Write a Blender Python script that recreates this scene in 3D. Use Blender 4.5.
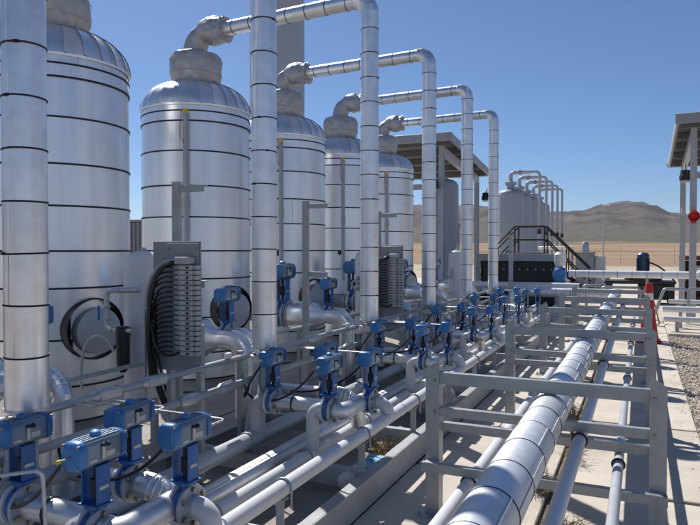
import bpy, math, random
from mathutils import Vector, Matrix, noise
R = math.radians
random.seed(7)
scn = bpy.context.scene
for o in list(bpy.data.objects): bpy.data.objects.remove(o)
COL = scn.collection

# ---------------------------------------------------------------- camera, sky, sun, exposure
cam = bpy.data.cameras.new('camera'); cam_o = bpy.data.objects.new('camera', cam); COL.objects.link(cam_o)
cam.sensor_width = 36; cam.lens = 32.66; cam.clip_end = 20000; cam.clip_start = 0.05
cam_o.location = (0, 0, 1.75); cam_o.rotation_euler = (R(90 - 1.13), 0, R(24.6))
scn.camera = cam_o
SUN_EL = R(47); SUN_DIR = Vector((-0.76 * math.cos(SUN_EL), 0.65 * math.cos(SUN_EL), math.sin(SUN_EL)))
world = bpy.data.worlds.new('World'); scn.world = world; world.use_nodes = True
nt = world.node_tree; bg = nt.nodes['Background']
sky = nt.nodes.new('ShaderNodeTexSky'); sky.sky_type = 'NISHITA'; sky.sun_disc = False
sky.sun_elevation = SUN_EL; sky.sun_rotation = math.atan2(SUN_DIR.x, SUN_DIR.y)
sky.altitude = 1800; sky.air_density = 1.0; sky.dust_density = 1.3; sky.ozone_density = 8.5
nt.links.new(sky.outputs[0], bg.inputs[0]); bg.inputs[1].default_value = 0.076
sl = bpy.data.lights.new('sun', 'SUN'); sl.energy = 4.7; sl.angle = R(0.53); sl.color = (1.0, 0.965, 0.915)
sun = bpy.data.objects.new('sun', sl); COL.objects.link(sun)
sun.rotation_euler = SUN_DIR.to_track_quat('Z', 'Y').to_euler()
scn.view_settings.view_transform = 'Standard'; scn.view_settings.look = 'None'
scn.view_settings.exposure = 0.34; scn.view_settings.gamma = 1.0
scn.render.engine = 'CYCLES'

# ---------------------------------------------------------------- materials
MATS = {}
def mat(name, col, metal=0.0, rough=0.5, var=0.12, scale=6.0, stretch=(1, 1, 1), bump=0.0, bscale=30.0,
        rvar=0.1, col2=None, rnd=0.0, spec=0.5, dirt=None, dirt_scale=2.0, dirt_amt=0.5, coords='pos', crange=(0.35, 0.65)):
    m = bpy.data.materials.new(name); m.use_nodes = True; MATS[name] = m
    t = m.node_tree; N = t.nodes; L = t.links; b = N['Principled BSDF']
    b.inputs['Metallic'].default_value = metal; b.inputs['Specular IOR Level'].default_value = spec
    if coords == 'pos': src = N.new('ShaderNodeNewGeometry').outputs['Position']
    else: src = N.new('ShaderNodeTexCoord').outputs['Object']
    mp = N.new('ShaderNodeMapping'); mp.inputs['Scale'].default_value = stretch; L.new(src, mp.inputs[0])
    n = N.new('ShaderNodeTexNoise'); n.inputs['Scale'].default_value = scale; n.inputs['Detail'].default_value = 6; n.inputs['Roughness'].default_value = 0.62
    L.new(mp.outputs[0], n.inputs['Vector'])
    r = N.new('ShaderNodeMapRange'); r.inputs[1].default_value = crange[0]; r.inputs[2].default_value = crange[1]; L.new(n.outputs[0], r.inputs[0])
    mx = N.new('ShaderNodeMix'); mx.data_type = 'RGBA'; L.new(r.outputs[0], mx.inputs[0])
    c2 = col2 or tuple(min(1, c * (1 + var)) for c in col); c1 = col if col2 else tuple(c * (1 - var) for c in col)
    mx.inputs[6].default_value = (*c1, 1); mx.inputs[7].default_value = (*c2, 1)
    out = mx.outputs[2]
    if dirt:
        n2 = N.new('ShaderNodeTexNoise'); n2.inputs['Scale'].default_value = dirt_scale; n2.inputs['Detail'].default_value = 9; n2.inputs['Roughness'].default_value = 0.7
        L.new(src, n2.inputs['Vector'])
        r2 = N.new('ShaderNodeMapRange'); r2.inputs[1].default_value = 0.5; r2.inputs[2].default_value = 0.72; r2.inputs[4].default_value = dirt_amt; L.new(n2.outputs[0], r2.inputs[0])
        m2 = N.new('ShaderNodeMix'); m2.data_type = 'RGBA'; L.new(r2.outputs[0], m2.inputs[0]); L.new(out, m2.inputs[6]); m2.inputs[7].default_value = (*dirt, 1); out = m2.outputs[2]
    if rnd:
        oi = N.new('ShaderNodeObjectInfo'); h = N.new('ShaderNodeHueSaturation'); rr = N.new('ShaderNodeMapRange')
        rr.inputs[3].default_value = 1 - rnd; rr.inputs[4].default_value = 1 + rnd; L.new(oi.outputs['Random'], rr.inputs[0]); L.new(rr.outputs[0], h.inputs['Value']); L.new(out, h.inputs['Color']); out = h.outputs[0]
    L.new(out, b.inputs['Base Color'])
    q = N.new('ShaderNodeMapRange'); q.inputs[3].default_value = max(0.02, rough - rvar); q.inputs[4].default_value = min(1, rough + rvar); L.new(n.outputs[0], q.inputs[0]); L.new(q.outputs[0], b.inputs['Roughness'])
    if bump:
        n3 = N.new('ShaderNodeTexNoise'); n3.inputs['Scale'].default_value = bscale; n3.inputs['Detail'].default_value = 4; L.new(mp.outputs[0], n3.inputs['Vector'])
        bp = N.new('ShaderNodeBump'); bp.inputs['Strength'].default_value = bump; bp.inputs['Distance'].default_value = 0.02; L.new(n3.outputs[0], bp.inputs['Height']); L.new(bp.outputs[0], b.inputs['Normal'])
    return m
DUST = (0.42, 0.34, 0.25)
mat('clad', (0.85, 0.865, 0.885), 0.82, 0.36, 0.08, 7, (1, 1, 0.06), 0.18, 3.0, 0.10, rnd=0.07, dirt=(0.60, 0.595, 0.585), dirt_scale=1.6, dirt_amt=0.45)
mat('clad_pipe', (0.86, 0.875, 0.89), 0.82, 0.36, 0.07, 9, (1, 1, 1), 0.08, 6, 0.10, rnd=0.06, dirt=(0.60, 0.59, 0.58), dirt_scale=3, dirt_amt=0.35)
mat('clad_dull', (0.74, 0.745, 0.75), 0.75, 0.45, 0.10, 7, (1, 1, 1), 0.05, 9, 0.08, dirt=DUST, dirt_scale=3, dirt_amt=0.3)
mat('band', (0.018, 0.02, 0.035), 0.3, 0.5)
mat('blanket', (0.43, 0.44, 0.455), 0.3, 0.42, 0.05, 6, (1, 1, 1), 0.12, 30, 0.08, spec=0.5, dirt=(0.34, 0.345, 0.355), dirt_scale=5, dirt_amt=0.3)
mat('clad_rack', (0.70, 0.715, 0.735), 0.55, 0.46, 0.07, 14, (1, 1, 1), 0.05, 6, 0.08, rnd=0.05, dirt=(0.55, 0.55, 0.55), dirt_scale=6, dirt_amt=0.5)
mat('galv', (0.36, 0.385, 0.40), 0.45, 0.45, 0.08, 22, (1, 1, 1), 0.02, 60, 0.08, rnd=0.05, dirt=(0.28, 0.285, 0.28), dirt_scale=4, dirt_amt=0.5)
mat('galv_light', (0.50, 0.515, 0.52), 0.55, 0.45, 0.12, 28, (1, 1, 1), 0.03, 60, 0.1, dirt=DUST, dirt_scale=6, dirt_amt=0.3)
mat('paint_white', (0.66, 0.67, 0.68), 0.0, 0.36, 0.05, 4, bump=0.015, bscale=40, dirt=DUST, dirt_scale=4, dirt_amt=0.28)
mat('paint_grey', (0.42, 0.44, 0.47), 0.0, 0.38, 0.07, 4, bump=0.02, bscale=40, dirt=DUST, dirt_scale=3.5, dirt_amt=0.3)
mat('skid_grey', (0.36, 0.375, 0.39), 0.0, 0.5, 0.1, 5, bump=0.03, bscale=40, dirt=DUST, dirt_scale=3, dirt_amt=0.65)
mat('panel_grey', (0.27, 0.285, 0.305), 0.0, 0.45, 0.06, 4, dirt=DUST, dirt_scale=3, dirt_amt=0.15)
mat('tank_grey', (0.33, 0.355, 0.405), 0.0, 0.42, 0.05, 2, (1, 1, 0.2), dirt=(0.27, 0.285, 0.315), dirt_scale=1.2, dirt_amt=0.4)
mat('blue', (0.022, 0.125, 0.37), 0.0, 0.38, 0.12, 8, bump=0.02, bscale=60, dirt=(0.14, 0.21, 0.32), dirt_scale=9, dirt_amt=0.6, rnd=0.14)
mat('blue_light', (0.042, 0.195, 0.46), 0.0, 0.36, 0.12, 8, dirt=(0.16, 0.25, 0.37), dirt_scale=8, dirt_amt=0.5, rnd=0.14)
mat('anodized', (0.20, 0.26, 0.32), 0.35, 0.42, 0.08, 9, dirt=(0.33, 0.33, 0.32), dirt_scale=7, dirt_amt=0.4, rnd=0.06)
mat('motor_blue', (0.015, 0.06, 0.13), 0.0, 0.4, 0.1, 8)
mat('black', (0.012, 0.012, 0.013), 0.0, 0.45, 0.2, 20, dirt=(0.10, 0.085, 0.065), dirt_scale=8, dirt_amt=0.4)
mat('rubber', (0.014, 0.014, 0.016), 0.0, 0.38, 0.2, 20)
mat('dark', (0.03, 0.03, 0.032), 0.2, 0.6, 0.2, 10)
mat('block', (0.42, 0.425, 0.42), 0.25, 0.42, 0.1, 20, rnd=0.08)
mat('bolt', (0.34, 0.31, 0.26), 0.8, 0.42, 0.25, 40)
mat('brass', (0.55, 0.40, 0.16), 0.9, 0.35)
mat('yellow', (0.70, 0.50, 0.04), 0.0, 0.45)
mat('plate', (0.52, 0.52, 0.50), 0.2, 0.45, 0.12, 60, (1, 1, 1))
mat('red', (0.52, 0.018, 0.02), 0.0, 0.5, 0.1, 5, dirt=(0.35, 0.12, 0.09), dirt_scale=5, dirt_amt=0.4)
mat('white', (0.78, 0.78, 0.77), 0.0, 0.45, 0.04, 6, dirt=DUST, dirt_scale=5, dirt_amt=0.25)
mat('rust', (0.16, 0.06, 0.035), 0.0, 0.75, 0.3, 8)
mat('roof', (0.36, 0.37, 0.38), 0.2, 0.5, 0.08, 3, dirt=DUST, dirt_scale=2, dirt_amt=0.2)
mat('column_grey', (0.42, 0.445, 0.49), 0.0, 0.45, 0.04, 2)
mat('roof_under', (0.15, 0.155, 0.16), 0.0, 0.6, 0.1, 3)
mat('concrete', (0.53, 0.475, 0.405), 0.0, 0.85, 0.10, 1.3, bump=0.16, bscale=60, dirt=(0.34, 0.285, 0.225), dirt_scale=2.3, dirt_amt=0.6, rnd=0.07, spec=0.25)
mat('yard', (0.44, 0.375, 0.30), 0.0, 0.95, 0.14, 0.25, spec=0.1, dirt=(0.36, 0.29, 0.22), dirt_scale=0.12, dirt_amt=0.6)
mat('concrete_shade_dirt', (0.34, 0.315, 0.285), 0.0, 0.9, 0.15, 1.6, bump=0.12, bscale=60, dirt=(0.22, 0.18, 0.14), dirt_scale=1.4, dirt_amt=0.7, rnd=0.05, spec=0.2)  # shade under the skid put into the colour, with dirt mottling; reused behind vessels
mat('slab_joint', (0.16, 0.13, 0.10), 0.0, 0.95, 0.3, 12, bump=0.3, bscale=90, spec=0.1)
mat('desert', (0.25, 0.168, 0.10), 0.0, 0.95, 0.2, 0.06, spec=0.1, col2=(0.315, 0.225, 0.145), dirt=(0.40, 0.33, 0.25), dirt_scale=0.02, dirt_amt=0.5)
mat('gravel_bed', (0.47, 0.405, 0.33), 0.0, 0.95, 0.25, 40, bump=0.4, bscale=70, spec=0.1)
mat('band_soft', (0.07, 0.075, 0.10), 0.3, 0.5)
mat('stone', (0.54, 0.475, 0.40), 0.0, 0.85, 0.25, 22, spec=0.2, crange=(0.3, 0.7))
mat('weed', (0.27, 0.20, 0.11), 0.0, 0.9, 0.3, 30, spec=0.1)
mat('leaf', (0.09, 0.10, 0.05), 0.0, 0.8, 0.3, 30, spec=0.1)
mat('debris', (0.62, 0.62, 0.60), 0.0, 0.6, 0.1, 12, bump=0.3, bscale=40)
mat('debris_blue', (0.20, 0.42, 0.60), 0.0, 0.6, 0.15, 12, bump=0.3, bscale=40)

# ---------------------------------------------------------------- mesh builder
class MB:
    def __init__(s): s.v = []; s.f = []
    def add(s, vs, fs):
        o = len(s.v); s.v += [tuple(p) for p in vs]; s.f += [tuple(i + o for i in q) for q in fs]; return s
    def box(s, c, d, ch=0.0, rz=0.0):
        x, y, z = d[0] / 2, d[1] / 2, d[2] / 2
        if ch <= 0:
            vs = [(sx * x, sy * y, sz * z) for sx in (-1, 1) for sy in (-1, 1) for sz in (-1, 1)]
            fs = [(0, 1, 3, 2), (4, 6, 7, 5), (0, 4, 5, 1), (2, 3, 7, 6), (0, 2, 6, 4), (1, 5, 7, 3)]
        else:
            ch = min(ch, x * .9, y * .9, z * .9); vs = []; ix = {}
            for sx in (-1, 1):
                for sy in (-1, 1):
                    for sz in (-1, 1):
                        for a in range(3):
                            p = [sx * (x - ch), sy * (y - ch), sz * (z - ch)]; p[a] = (sx * x, sy * y, sz * z)[a]
                            ix[(sx, sy, sz, a)] = len(vs); vs.append(tuple(p))
            fs = []
            for a in range(3):
                b, c2 = [(1, 2), (0, 2), (0, 1)][a]
                for sg in (-1, 1):
                    q = []
                    for (u, w) in ((-1, -1), (1, -1), (1, 1), (-1, 1)):
                        k = [0, 0, 0]; k[a] = sg; k[b] = u; k[c2] = w; q.append(ix[(*k, a)])
                    fs.append(tuple(q))
            for a in range(3):
                b, c2 = [(1, 2), (0, 2), (0, 1)][a]
                for u in (-1, 1):
                    for w in (-1, 1):
                        k0 = [0, 0, 0]; k1 = [0, 0, 0]; k0[a] = -1; k1[a] = 1
                        for k in (k0, k1): k[b] = u; k[c2] = w
                        fs.append((ix[(*k0, b)], ix[(*k1, b)], ix[(*k1, c2)], ix[(*k0, c2)]))
            for sx in (-1, 1):
                for sy in (-1, 1):
                    for sz in (-1, 1): fs.append(tuple(ix[(sx, sy, sz, a)] for a in range(3)))
        cs, sn = math.cos(rz), math.sin(rz)
        return s.add([(c[0] + p[0] * cs - p[1] * sn, c[1] + p[0] * sn + p[1] * cs, c[2] + p[2]) for p in vs], fs)
    def loft(s, rings, cap0=True, cap1=True):
        n = len(rings[0]); vs = [p for r in rings for p in r]; fs = []
        for k in range(len(rings) - 1):
            for i in range(n): j = (i + 1) % n; fs.append((k * n + i, k * n + j, (k + 1) * n + j, (k + 1) * n + i))
        if cap0: fs.append(tuple(range(n))[::-1])
        if cap1: fs.append(tuple((len(rings) - 1) * n + i for i in range(n)))
        return s.add(vs, fs)
    def tube(s, pts, r, n=10, caps=True):
        pts = [Vector(p) for p in pts]; rs = r if isinstance(r, (list, tuple)) else [r] * len(pts)
        t0 = (pts[1] - pts[0]).normalized(); u = t0.orthogonal().normalized(); rings = []
        for i, p in enumerate(pts):
            a = (pts[i] - pts[i - 1]).normalized() if i else t0
            b = (pts[i + 1] - pts[i]).normalized() if i < len(pts) - 1 else a
            t = (a + b).normalized(); u = (u - t * u.dot(t)).normalized(); w = t.cross(u)
            rings.append([tuple(p + (u * math.cos(k * math.tau / n) + w * math.sin(k * math.tau / n)) * rs[i]) for k in range(n)])
        return s.loft(rings, caps, caps)
    def cyl(s, p0, p1, r0, r1=None, n=20, caps=True): return s.tube([p0, p1], [r0, r0 if r1 is None else r1], n, caps)
    def lathe(s, prof, o=(0, 0, 0), ax='z', n=32, cap0=True, cap1=True):
        rings = []
        for (r, h) in prof:
            q = []
            for k in range(n):
                a = k * math.tau / n; c, d = r * math.cos(a), r * math.sin(a)
                p = (c, d, h) if ax == 'z' else ((h, c, d) if ax == 'x' else (d, h, c))
                q.append((o[0] + p[0], o[1] + p[1], o[2] + p[2]))
            rings.append(q)
        return s.loft(rings, cap0, cap1)
    def axial(s, o, d, prof, n=32, cap0=False, cap1=False):   # rings at (distance, radius) along a fixed axis
        o = Vector(o); d = Vector(d).normalized(); u = d.orthogonal().normalized(); w = d.cross(u)
        return s.loft([[tuple(o + d * h + (u * math.cos(k * math.tau / n) + w * math.sin(k * math.tau / n)) * r) for k in range(n)] for (h, r) in prof], cap0, cap1)
    def torus(s, c, ax, RR, r, n=28, m=8):
        c = Vector(c); ax = Vector(ax).normalized(); u = ax.orthogonal().normalized(); w = ax.cross(u); rings = []
        for i in range(n):
            a = i * math.tau / n; d = u * math.cos(a) + w * math.sin(a)
            rings.append([tuple(c + d * (RR + r * math.cos(b)) + ax * (r * math.sin(b))) for b in [k * math.tau / m for k in range(m)]])
        rings.append(rings[0]); return s.loft(rings, False, False)
    def mesh(s, ang=38):
        me = bpy.data.meshes.new('m'); me.from_pydata(s.v, [], s.f); me.validate(); me.update()
        me.polygons.foreach_set('use_smooth', [True] * len(me.polygons)); me.set_sharp_from_angle(angle=R(ang)); return me
    def put(s, name, m, parent=None, ang=38): return link(name, s.mesh(ang), m, parent)
def link(name, me, m, parent=None, loc=None, rot=None):
    if m and not me.materials: me.materials.append(MATS[m])
    me.name = name; o = bpy.data.objects.new(name, me); COL.objects.link(o)
    if parent: o.parent = parent
    if loc: o.location = loc
    if rot: o.rotation_euler = rot
    return o
def fillet(pts, rad, seg=7):
    P = [Vector(p) for p in pts]; out = [P[0]]
    for i in range(1, len(P) - 1):
        a, b = (P[i - 1] - P[i]), (P[i + 1] - P[i]); la, lb = a.length, b.length; a.normalize(); b.normalize()
        th = a.angle(b)
        if th > math.pi - 0.02: out.append(P[i]); continue
        d = min(rad / math.tan(th / 2), la * (.98 if i == 1 else .499), lb * (.98 if i == len(P) - 2 else .499)); rr = d * math.tan(th / 2)
        c = P[i] + (a + b).normalized() * (rr / math.sin(th / 2)); s0 = P[i] + a * d - c; s1 = P[i] + b * d - c; w = s0.angle(s1)
        for k in range(seg + 1):
            t = k / seg; out.append(c + (s0 * math.sin((1 - t) * w) + s1 * math.sin(t * w)) / math.sin(w))
    out.append(P[-1]); return out
def bez(p, seg=14):
    p = [Vector(q) for q in p]; out = []
    for i in range(seg + 1):
        t = i / seg; q = p[:]
        while len(q) > 1: q = [q[k].lerp(q[k + 1], t) for k in range(len(q) - 1)]
        out.append(q[0])
    return out
def tag(o, label, cat, group=None, kind=None):
    o['label'] = label; o['category'] = cat
    if group: o['group'] = group
    if kind: o['kind'] = kind
    return o
def thing(name, label, cat, loc=(0, 0, 0), rz=0, group=None, scale=1):
    o = bpy.data.objects.new(name, None); COL.objects.link(o); o.location = loc; o.rotation_euler = (0, 0, rz); o.scale = (scale,) * 3
    o.empty_display_size = 0.1
    return tag(o, label, cat, group)
def struct(o): o['kind'] = 'structure'; return o
KIDS = {}
def copy_tree(o, parent=None):
    c = o.copy(); COL.objects.link(c); c.parent = parent
    for ch in [x for x in ALLOBJ if x.parent == o]: copy_tree(ch, c)
    return c
def dup(o, label, loc, rz=0, scale=1):
    global ALLOBJ
    ALLOBJ = list(o.children_recursive)
    c = copy_tree(o); c['label'] = label; c.location = loc; c.rotation_euler = (0, 0, rz); c.scale = (scale,) * 3
    return c
ORD = ['first', 'second', 'third', 'fourth', 'fifth', 'sixth', 'seventh', 'eighth']
D = 2.2
VC = ['closest to the camera'] + [w + ' from the camera' for w in ORD[1:]]
# ---------------------------------------------------------------- terrain and ground
def terrain():
    prof = [(-900, 214), (-300, 222), (100, 225), (300, 216), (413, 206), (480, 207), (520, 210), (560, 215), (580, 213), (600, 208.5), (615, 206), (627, 205), (640, 206.5), (655, 210.5), (670, 216), (690, 219.5), (720, 221), (800, 216), (1000, 210), (1600, 204)]
    def elev(az):
        u = 350 + 635 * math.tan(max(-1.3, min(1.2, az + R(24.6))))
        for (a, b), (c, d) in zip(prof, prof[1:]):
            if a <= u <= c: t = (u - a) / (c - a); t = t * t * (3 - 2 * t); return (250 - (b + (d - b) * t)) / 635
        return (250 - (prof[0][1] if u < 0 else prof[-1][1])) / 635
    mb = MB(); NA, NR = 620, 104; a0, a1 = R(-125), R(95); vs = []
    rad = [150 * (4200 / 150) ** (j / (NR - 1)) for j in range(NR)]
    for i in range(NA):
        az = a0 + (a1 - a0) * i / (NA - 1); e = elev(az)
        for r in rad:
            x, y = r * math.sin(az), r * math.cos(az)
            fan = max(0, (r - 160)) ** 1.1 * 0.0155
            k = max(0, min(1, (r - 1250) / 1300)); k = k * k * (3 - 2 * k)
            top = e * 2560 - 8
            h = fan * (1 - k) + top * k
            if r > 2550: h = top * (1 - ((r - 2550) / 1650) ** 1.3 * 0.75)
            wz = az + .02 * noise.noise(Vector((x / 200, y / 200, 4)))
            gul = abs(noise.noise(Vector((wz * 34, r / 700, 2)))) + .5 * abs(noise.noise(Vector((wz * 80, r / 420, 7))))
            g = noise.fractal(Vector((x / 260, y / 260, 1.3)), 0.85, 2.2, 7)
            mid = 4 * k * (1 - k) + .25 * k
            h += mid * (9 - 22 * gul) * (1 if k < .8 else max(.1, (1 - k) * 5)) + k * g * (7 if k < .9 else 2.5) + noise.noise(Vector((x / 90, y / 90, 0))) * .25 * min(1, (r - 150) / 200)
            vs.append((x, y, h - 0.05))
    fs = [(i * NR + j, i * NR + j + 1, (i + 1) * NR + j + 1, (i + 1) * NR + j) for i in range(NA - 1) for j in range(NR - 1)]
    mb.add(vs, fs)
    m = mat('hill', (0.056, 0.048, 0.047), 0, 0.95, 0.2, 0.009, spec=0.05, col2=(0.165, 0.138, 0.122), dirt=(0.062, 0.052, 0.052), dirt_scale=0.005, dirt_amt=0.8)
    # low plain is tan near the site and turns to sage scrub farther out
    t = m.node_tree; N = t.nodes; L = t.links; b = N['Principled BSDF']; oldsock = b.inputs['Base Color'].links[0].from_socket
    g = N.new('ShaderNodeNewGeometry'); ln = N.new('ShaderNodeVectorMath'); ln.operation = 'LENGTH'; L.new(g.outputs['Position'], ln.inputs[0])
    nz = N.new('ShaderNodeTexNoise'); nz.inputs['Scale'].default_value = 0.02; nz.inputs['Detail'].default_value = 7; L.new(g.outputs['Position'], nz.inputs['Vector'])
    ma = N.new('ShaderNodeMath'); ma.operation = 'MULTIPLY_ADD'; ma.inputs[1].default_value = 260; L.new(nz.outputs[0], ma.inputs[0]); L.new(ln.outputs['Value'], ma.inputs[2])
    mr = N.new('ShaderNodeMapRange'); mr.inputs[1].default_value = 470; mr.inputs[2].default_value = 540; L.new(ma.outputs[0], mr.inputs[0])
    n2 = N.new('ShaderNodeTexNoise'); n2.inputs['Scale'].default_value = 0.03; n2.inputs['Detail'].default_value = 8
    mp = N.new('ShaderNodeMapping'); mp.inputs['Scale'].default_value = (0.5, 1.3, 1); L.new(g.outputs['Position'], mp.inputs[0]); L.new(mp.outputs[0], n2.inputs['Vector'])
    cr = N.new('ShaderNodeValToRGB'); cr.color_ramp.elements[0].position = 0.38; cr.color_ramp.elements[0].color = (0.24, 0.158, 0.092, 1); cr.color_ramp.elements[1].position = 0.66; cr.color_ramp.elements[1].color = (0.36, 0.275, 0.19, 1); L.new(n2.outputs[0], cr.inputs[0])
    mx = N.new('ShaderNodeMix'); mx.data_type = 'RGBA'; L.new(mr.outputs[0], mx.inputs[0]); L.new(cr.outputs[0], mx.inputs[6])
    # sage scrub speckle
    v = N.new('ShaderNodeTexNoise'); v.inputs['Scale'].default_value = 0.11; v.inputs['Detail'].default_value = 8; v.inputs['Roughness'].default_value = .75; L.new(g.outputs['Position'], v.inputs['Vector'])
    c3 = N.new('ShaderNodeValToRGB'); c3.color_ramp.elements[0].position = 0.4; c3.color_ramp.elements[0].color = (0.062, 0.060, 0.046, 1); c3.color_ramp.elements[1].position = 0.62; c3.color_ramp.elements[1].color = (0.185, 0.162, 0.132, 1); L.new(v.outputs[0], c3.inputs[0])
    m5 = N.new('ShaderNodeMapRange'); m5.inputs[1].default_value = 1300; m5.inputs[2].default_value = 1800; L.new(ln.outputs['Value'], m5.inputs[0])
    m6 = N.new('ShaderNodeMix'); m6.data_type = 'RGBA'; L.new(m5.outputs[0], m6.inputs[0]); L.new(c3.outputs[0], m6.inputs[6]); L.new(oldsock, m6.inputs[7])
    L.new(m6.outputs[2], mx.inputs[7]); L.new(mx.outputs[2], b.inputs['Base Color'])
    struct(mb.put('hills', 'hill', ang=180))
terrain()
gm = MB(); n = 96; gm.add([(0, 0, -0.06)] + [(170 * math.cos(i * math.tau / n), 170 * math.sin(i * math.tau / n), -0.06) for i in range(n)], [(0, 1 + i, 1 + (i + 1) % n) for i in range(n)])
struct(gm.put('ground', 'desert'))
gm = MB(); n = 96; gm.add([(r * math.cos(i * math.tau / n), r * math.sin(i * math.tau / n), -0.08 - (r - 169) / 5000) for r in (169, 4500) for i in range(n)], [(i, (i + 1) % n, n + (i + 1) % n, n + i) for i in range(n)])
struct(gm.put('plain', 'desert'))
struct(MB().add([(-14, -3, -0.03), (0.55, -3, -0.03), (0.55, 16.4, -0.03), (-14, 16.4, -0.03)], [(0, 1, 2, 3)]).put('subgrade', 'slab_joint'))
struct(MB().add([(0.40, -2, -0.025), (9, -2, -0.025), (9, 14.5, -0.025), (0.40, 14.5, -0.025)], [(0, 1, 2, 3)]).put('gravel_path', 'gravel_bed'))
struct(MB().add([(-60, 15, -0.045), (60, 15, -0.045), (60, 72, -0.045), (-60, 78, -0.045)], [(0, 1, 2, 3)]).put('yard', 'yard'))
# concrete paving: separate slabs with open joints
pav = struct(bpy.data.objects.new('pavement', None)); COL.objects.link(pav)
ys = [-2.98 + 1.98 * k for k in range(10)]
for (x0, x1) in ((-0.52, 0.51), (-1.66, -0.60), (-4.0, -1.70), (-7.6, -4.04), (-13.9, -7.64)):
    for y in ys:
        g = 0.05 if x0 > -1.7 else 0.02
        w, h = x1 - x0, 1.98 - g
        MB().box(((x0 + x1) / 2, y + .99 + .0, -0.05 + random.uniform(-.004, .004)), (w, h, 0.1), 0.006).put('slab', 'concrete_shade_dirt' if -4.1 < x0 < -3.9 or x0 < -7 else 'concrete', pav)
pad = struct(MB().box((6.02, 20.5, 0.0), (11, 12.1, 0.10), 0.01).put('concrete_pad', 'concrete'))
pad2 = struct(MB().box((-6.9, 27.0, 0.0), (14.6, 21, 0.06), 0.01).put('plant_pad', 'concrete'))
# gravel stones
gs = MB(); random.seed(3)
for i in range(24000):
    on = i % 90 == 0; x = (0.53 - .16 * random.random() ** 2.2) if on else 0.50 + 3.6 * random.random() ** 1.3; y = random.uniform(3.2, 14.45); r = random.choice((.008, .010, .012, .016, .022)) * random.uniform(.8, 1.3) * (.45 if on else 1)
    q = [Vector((1, 0, 0)), Vector((-1, 0, 0)), Vector((0, 1, 0)), Vector((0, -1, 0)), Vector((0, 0, .8)), Vector((0, 0, -.8))]
    M = Matrix.Rotation(random.uniform(0, 6.28), 3, (random.random() - .5, random.random() - .5, random.random() - .5 + .01))
    gs.add([tuple(M @ p * r * random.uniform(.7, 1.2) + Vector((x, y, (.002 if on else -.022) + r * .4))) for p in q], [(0, 2, 4), (2, 1, 4), (1, 3, 4), (3, 0, 4), (2, 0, 5), (1, 2, 5), (3, 1, 5), (0, 3, 5)])
tag(gs.put('gravel', 'stone', ang=20), 'loose tan gravel beside the concrete walkway', 'gravel', kind='stuff')

# ---------------------------------------------------------------- skid under the header pipes
HA, HB, HC, HD = -1.755, -2.21, -2.42, -2.73
sk = thing('pipe_skid', 'long grey steel channel base frame under the header pipes and valves', 'skid')
def channel(x, y0, y1, z0, z1, side, fw=0.06, t=0.008):   # C channel along Y, flanges towards side
    m = MB(); m.box((x, (y0 + y1) / 2, (z0 + z1) / 2), (t, y1 - y0, z1 - z0), .002)
    for z in (z0 + t / 2, z1 - t / 2): m.box((x + side * (fw / 2 + t / 2 + .0005), (y0 + y1) / 2, z), (fw, y1 - y0 - .002, t), .002)
    return m
channel(-1.67, 0.2, 15.2, 0.002, 0.20, -1, .075, .01).put('side_beam', 'skid_grey', sk)
channel(-3.30, 0.2, 15.2, 0.002, 0.20, 1, .075, .01).put('side_beam', 'skid_grey', sk)
channel(-2.45, 0.2, 15.2, 0.002, 0.14, 1, .06, .01).put('middle_beam', 'skid_grey', sk)
cm = MB().box((-2.485, 0, 0.13), (1.6, .008, .12), .002).box((-2.485, .035, .194), (1.6, .07, .008), .002).mesh()
sm1 = MB().box((0, 0, 0), (.12, .012, .22), .003).box((0, .03, .105), (.12, .05, .008), .002).mesh()
for k in range(14):
    y = 0.75 + 1.1 * k
    if y < 15: link('cross_beam', cm, 'skid_grey', sk, (0, y, 0))
for k in range(14):
    y = 0.75 + 1.1 * k - .02
    if y > 14.9: continue
    for (x, z, w) in ((HA, .405, .05), (HB, .19, .10), (HC, .12, .12), (HD, .21, .13)):
        link('pipe_support', MB().box((x, y, (z + .198) / 2 + .001), (w, .012, max(.012, z - .198)), .003).box((x, y + .03, z - .004), (w, .05, .008), .002).mesh(), 'skid_grey', sk)
# ---------------------------------------------------------------- header pipes
YC = [1.96 + D * k for k in range(6)]; YA = [2.02 + D * k for k in range(6)]; YB = [2.36 + D * k for k in range(6)]
ZV = .575; VS = .8
def ubolt(x, y, z, r, down=.10):
    p = [(x - r - .006, y, z - down)] + [(x + (r + .006) * math.cos(a), y, z + (r + .006) * math.sin(a)) for a in [math.pi - math.pi * i / 12 for i in range(13)]] + [(x + r + .006, y, z - down)]
    return MB().tube(p, .0065, 8)
def header(name, label, x, z, r, m, y0, y1, branches, n=24, bm='galv'):
    t = thing(name, label, 'pipe'); MB().cyl((x, y0, z), (x, y1, z), r, n=n).put('pipe', m, t)
    for k in range(14):
        y = 0.75 + 1.1 * k + .012
        if y0 < y < y1 and r < .075: ubolt(x, y, z, r, r + .06).put('u_bolt', bm, t)
    for yw in range(1, 6): MB().torus((x, y0 + (y1 - y0) * (yw - .4) / 5.2, z), (0, 1, 0), r, .004, 24, 6).put('weld', m, t)
    for pts in branches:
        MB().tube(fillet(pts, .13, 10), .049 if r < .06 else .062, 22).put('branch', m, t)
        q = pts[0]; MB().torus((q[0], q[1], z + r * .80), (0, 0, 1), .05 if r < .06 else .062, .006, 20, 6).put('weld', m, t)
    return t
header('header_pipe', 'thin white header pipe nearest the walkway, clamped with steel u-bolts', HA, .46, .045, 'paint_white', .3, 15.0,
       [[(HA, y - .03, .46), (HA, y - .03, ZV), (-1.835, y - .03, ZV)] for y in YB])
header('header_pipe', 'white header pipe second from the walkway with curved risers to valves', HB, .24, .046, 'paint_white', .3, 15.0,
       [[(HB, y, .24), (HB, y, ZV), (-2.135, y, ZV)] for y in YC])
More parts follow.
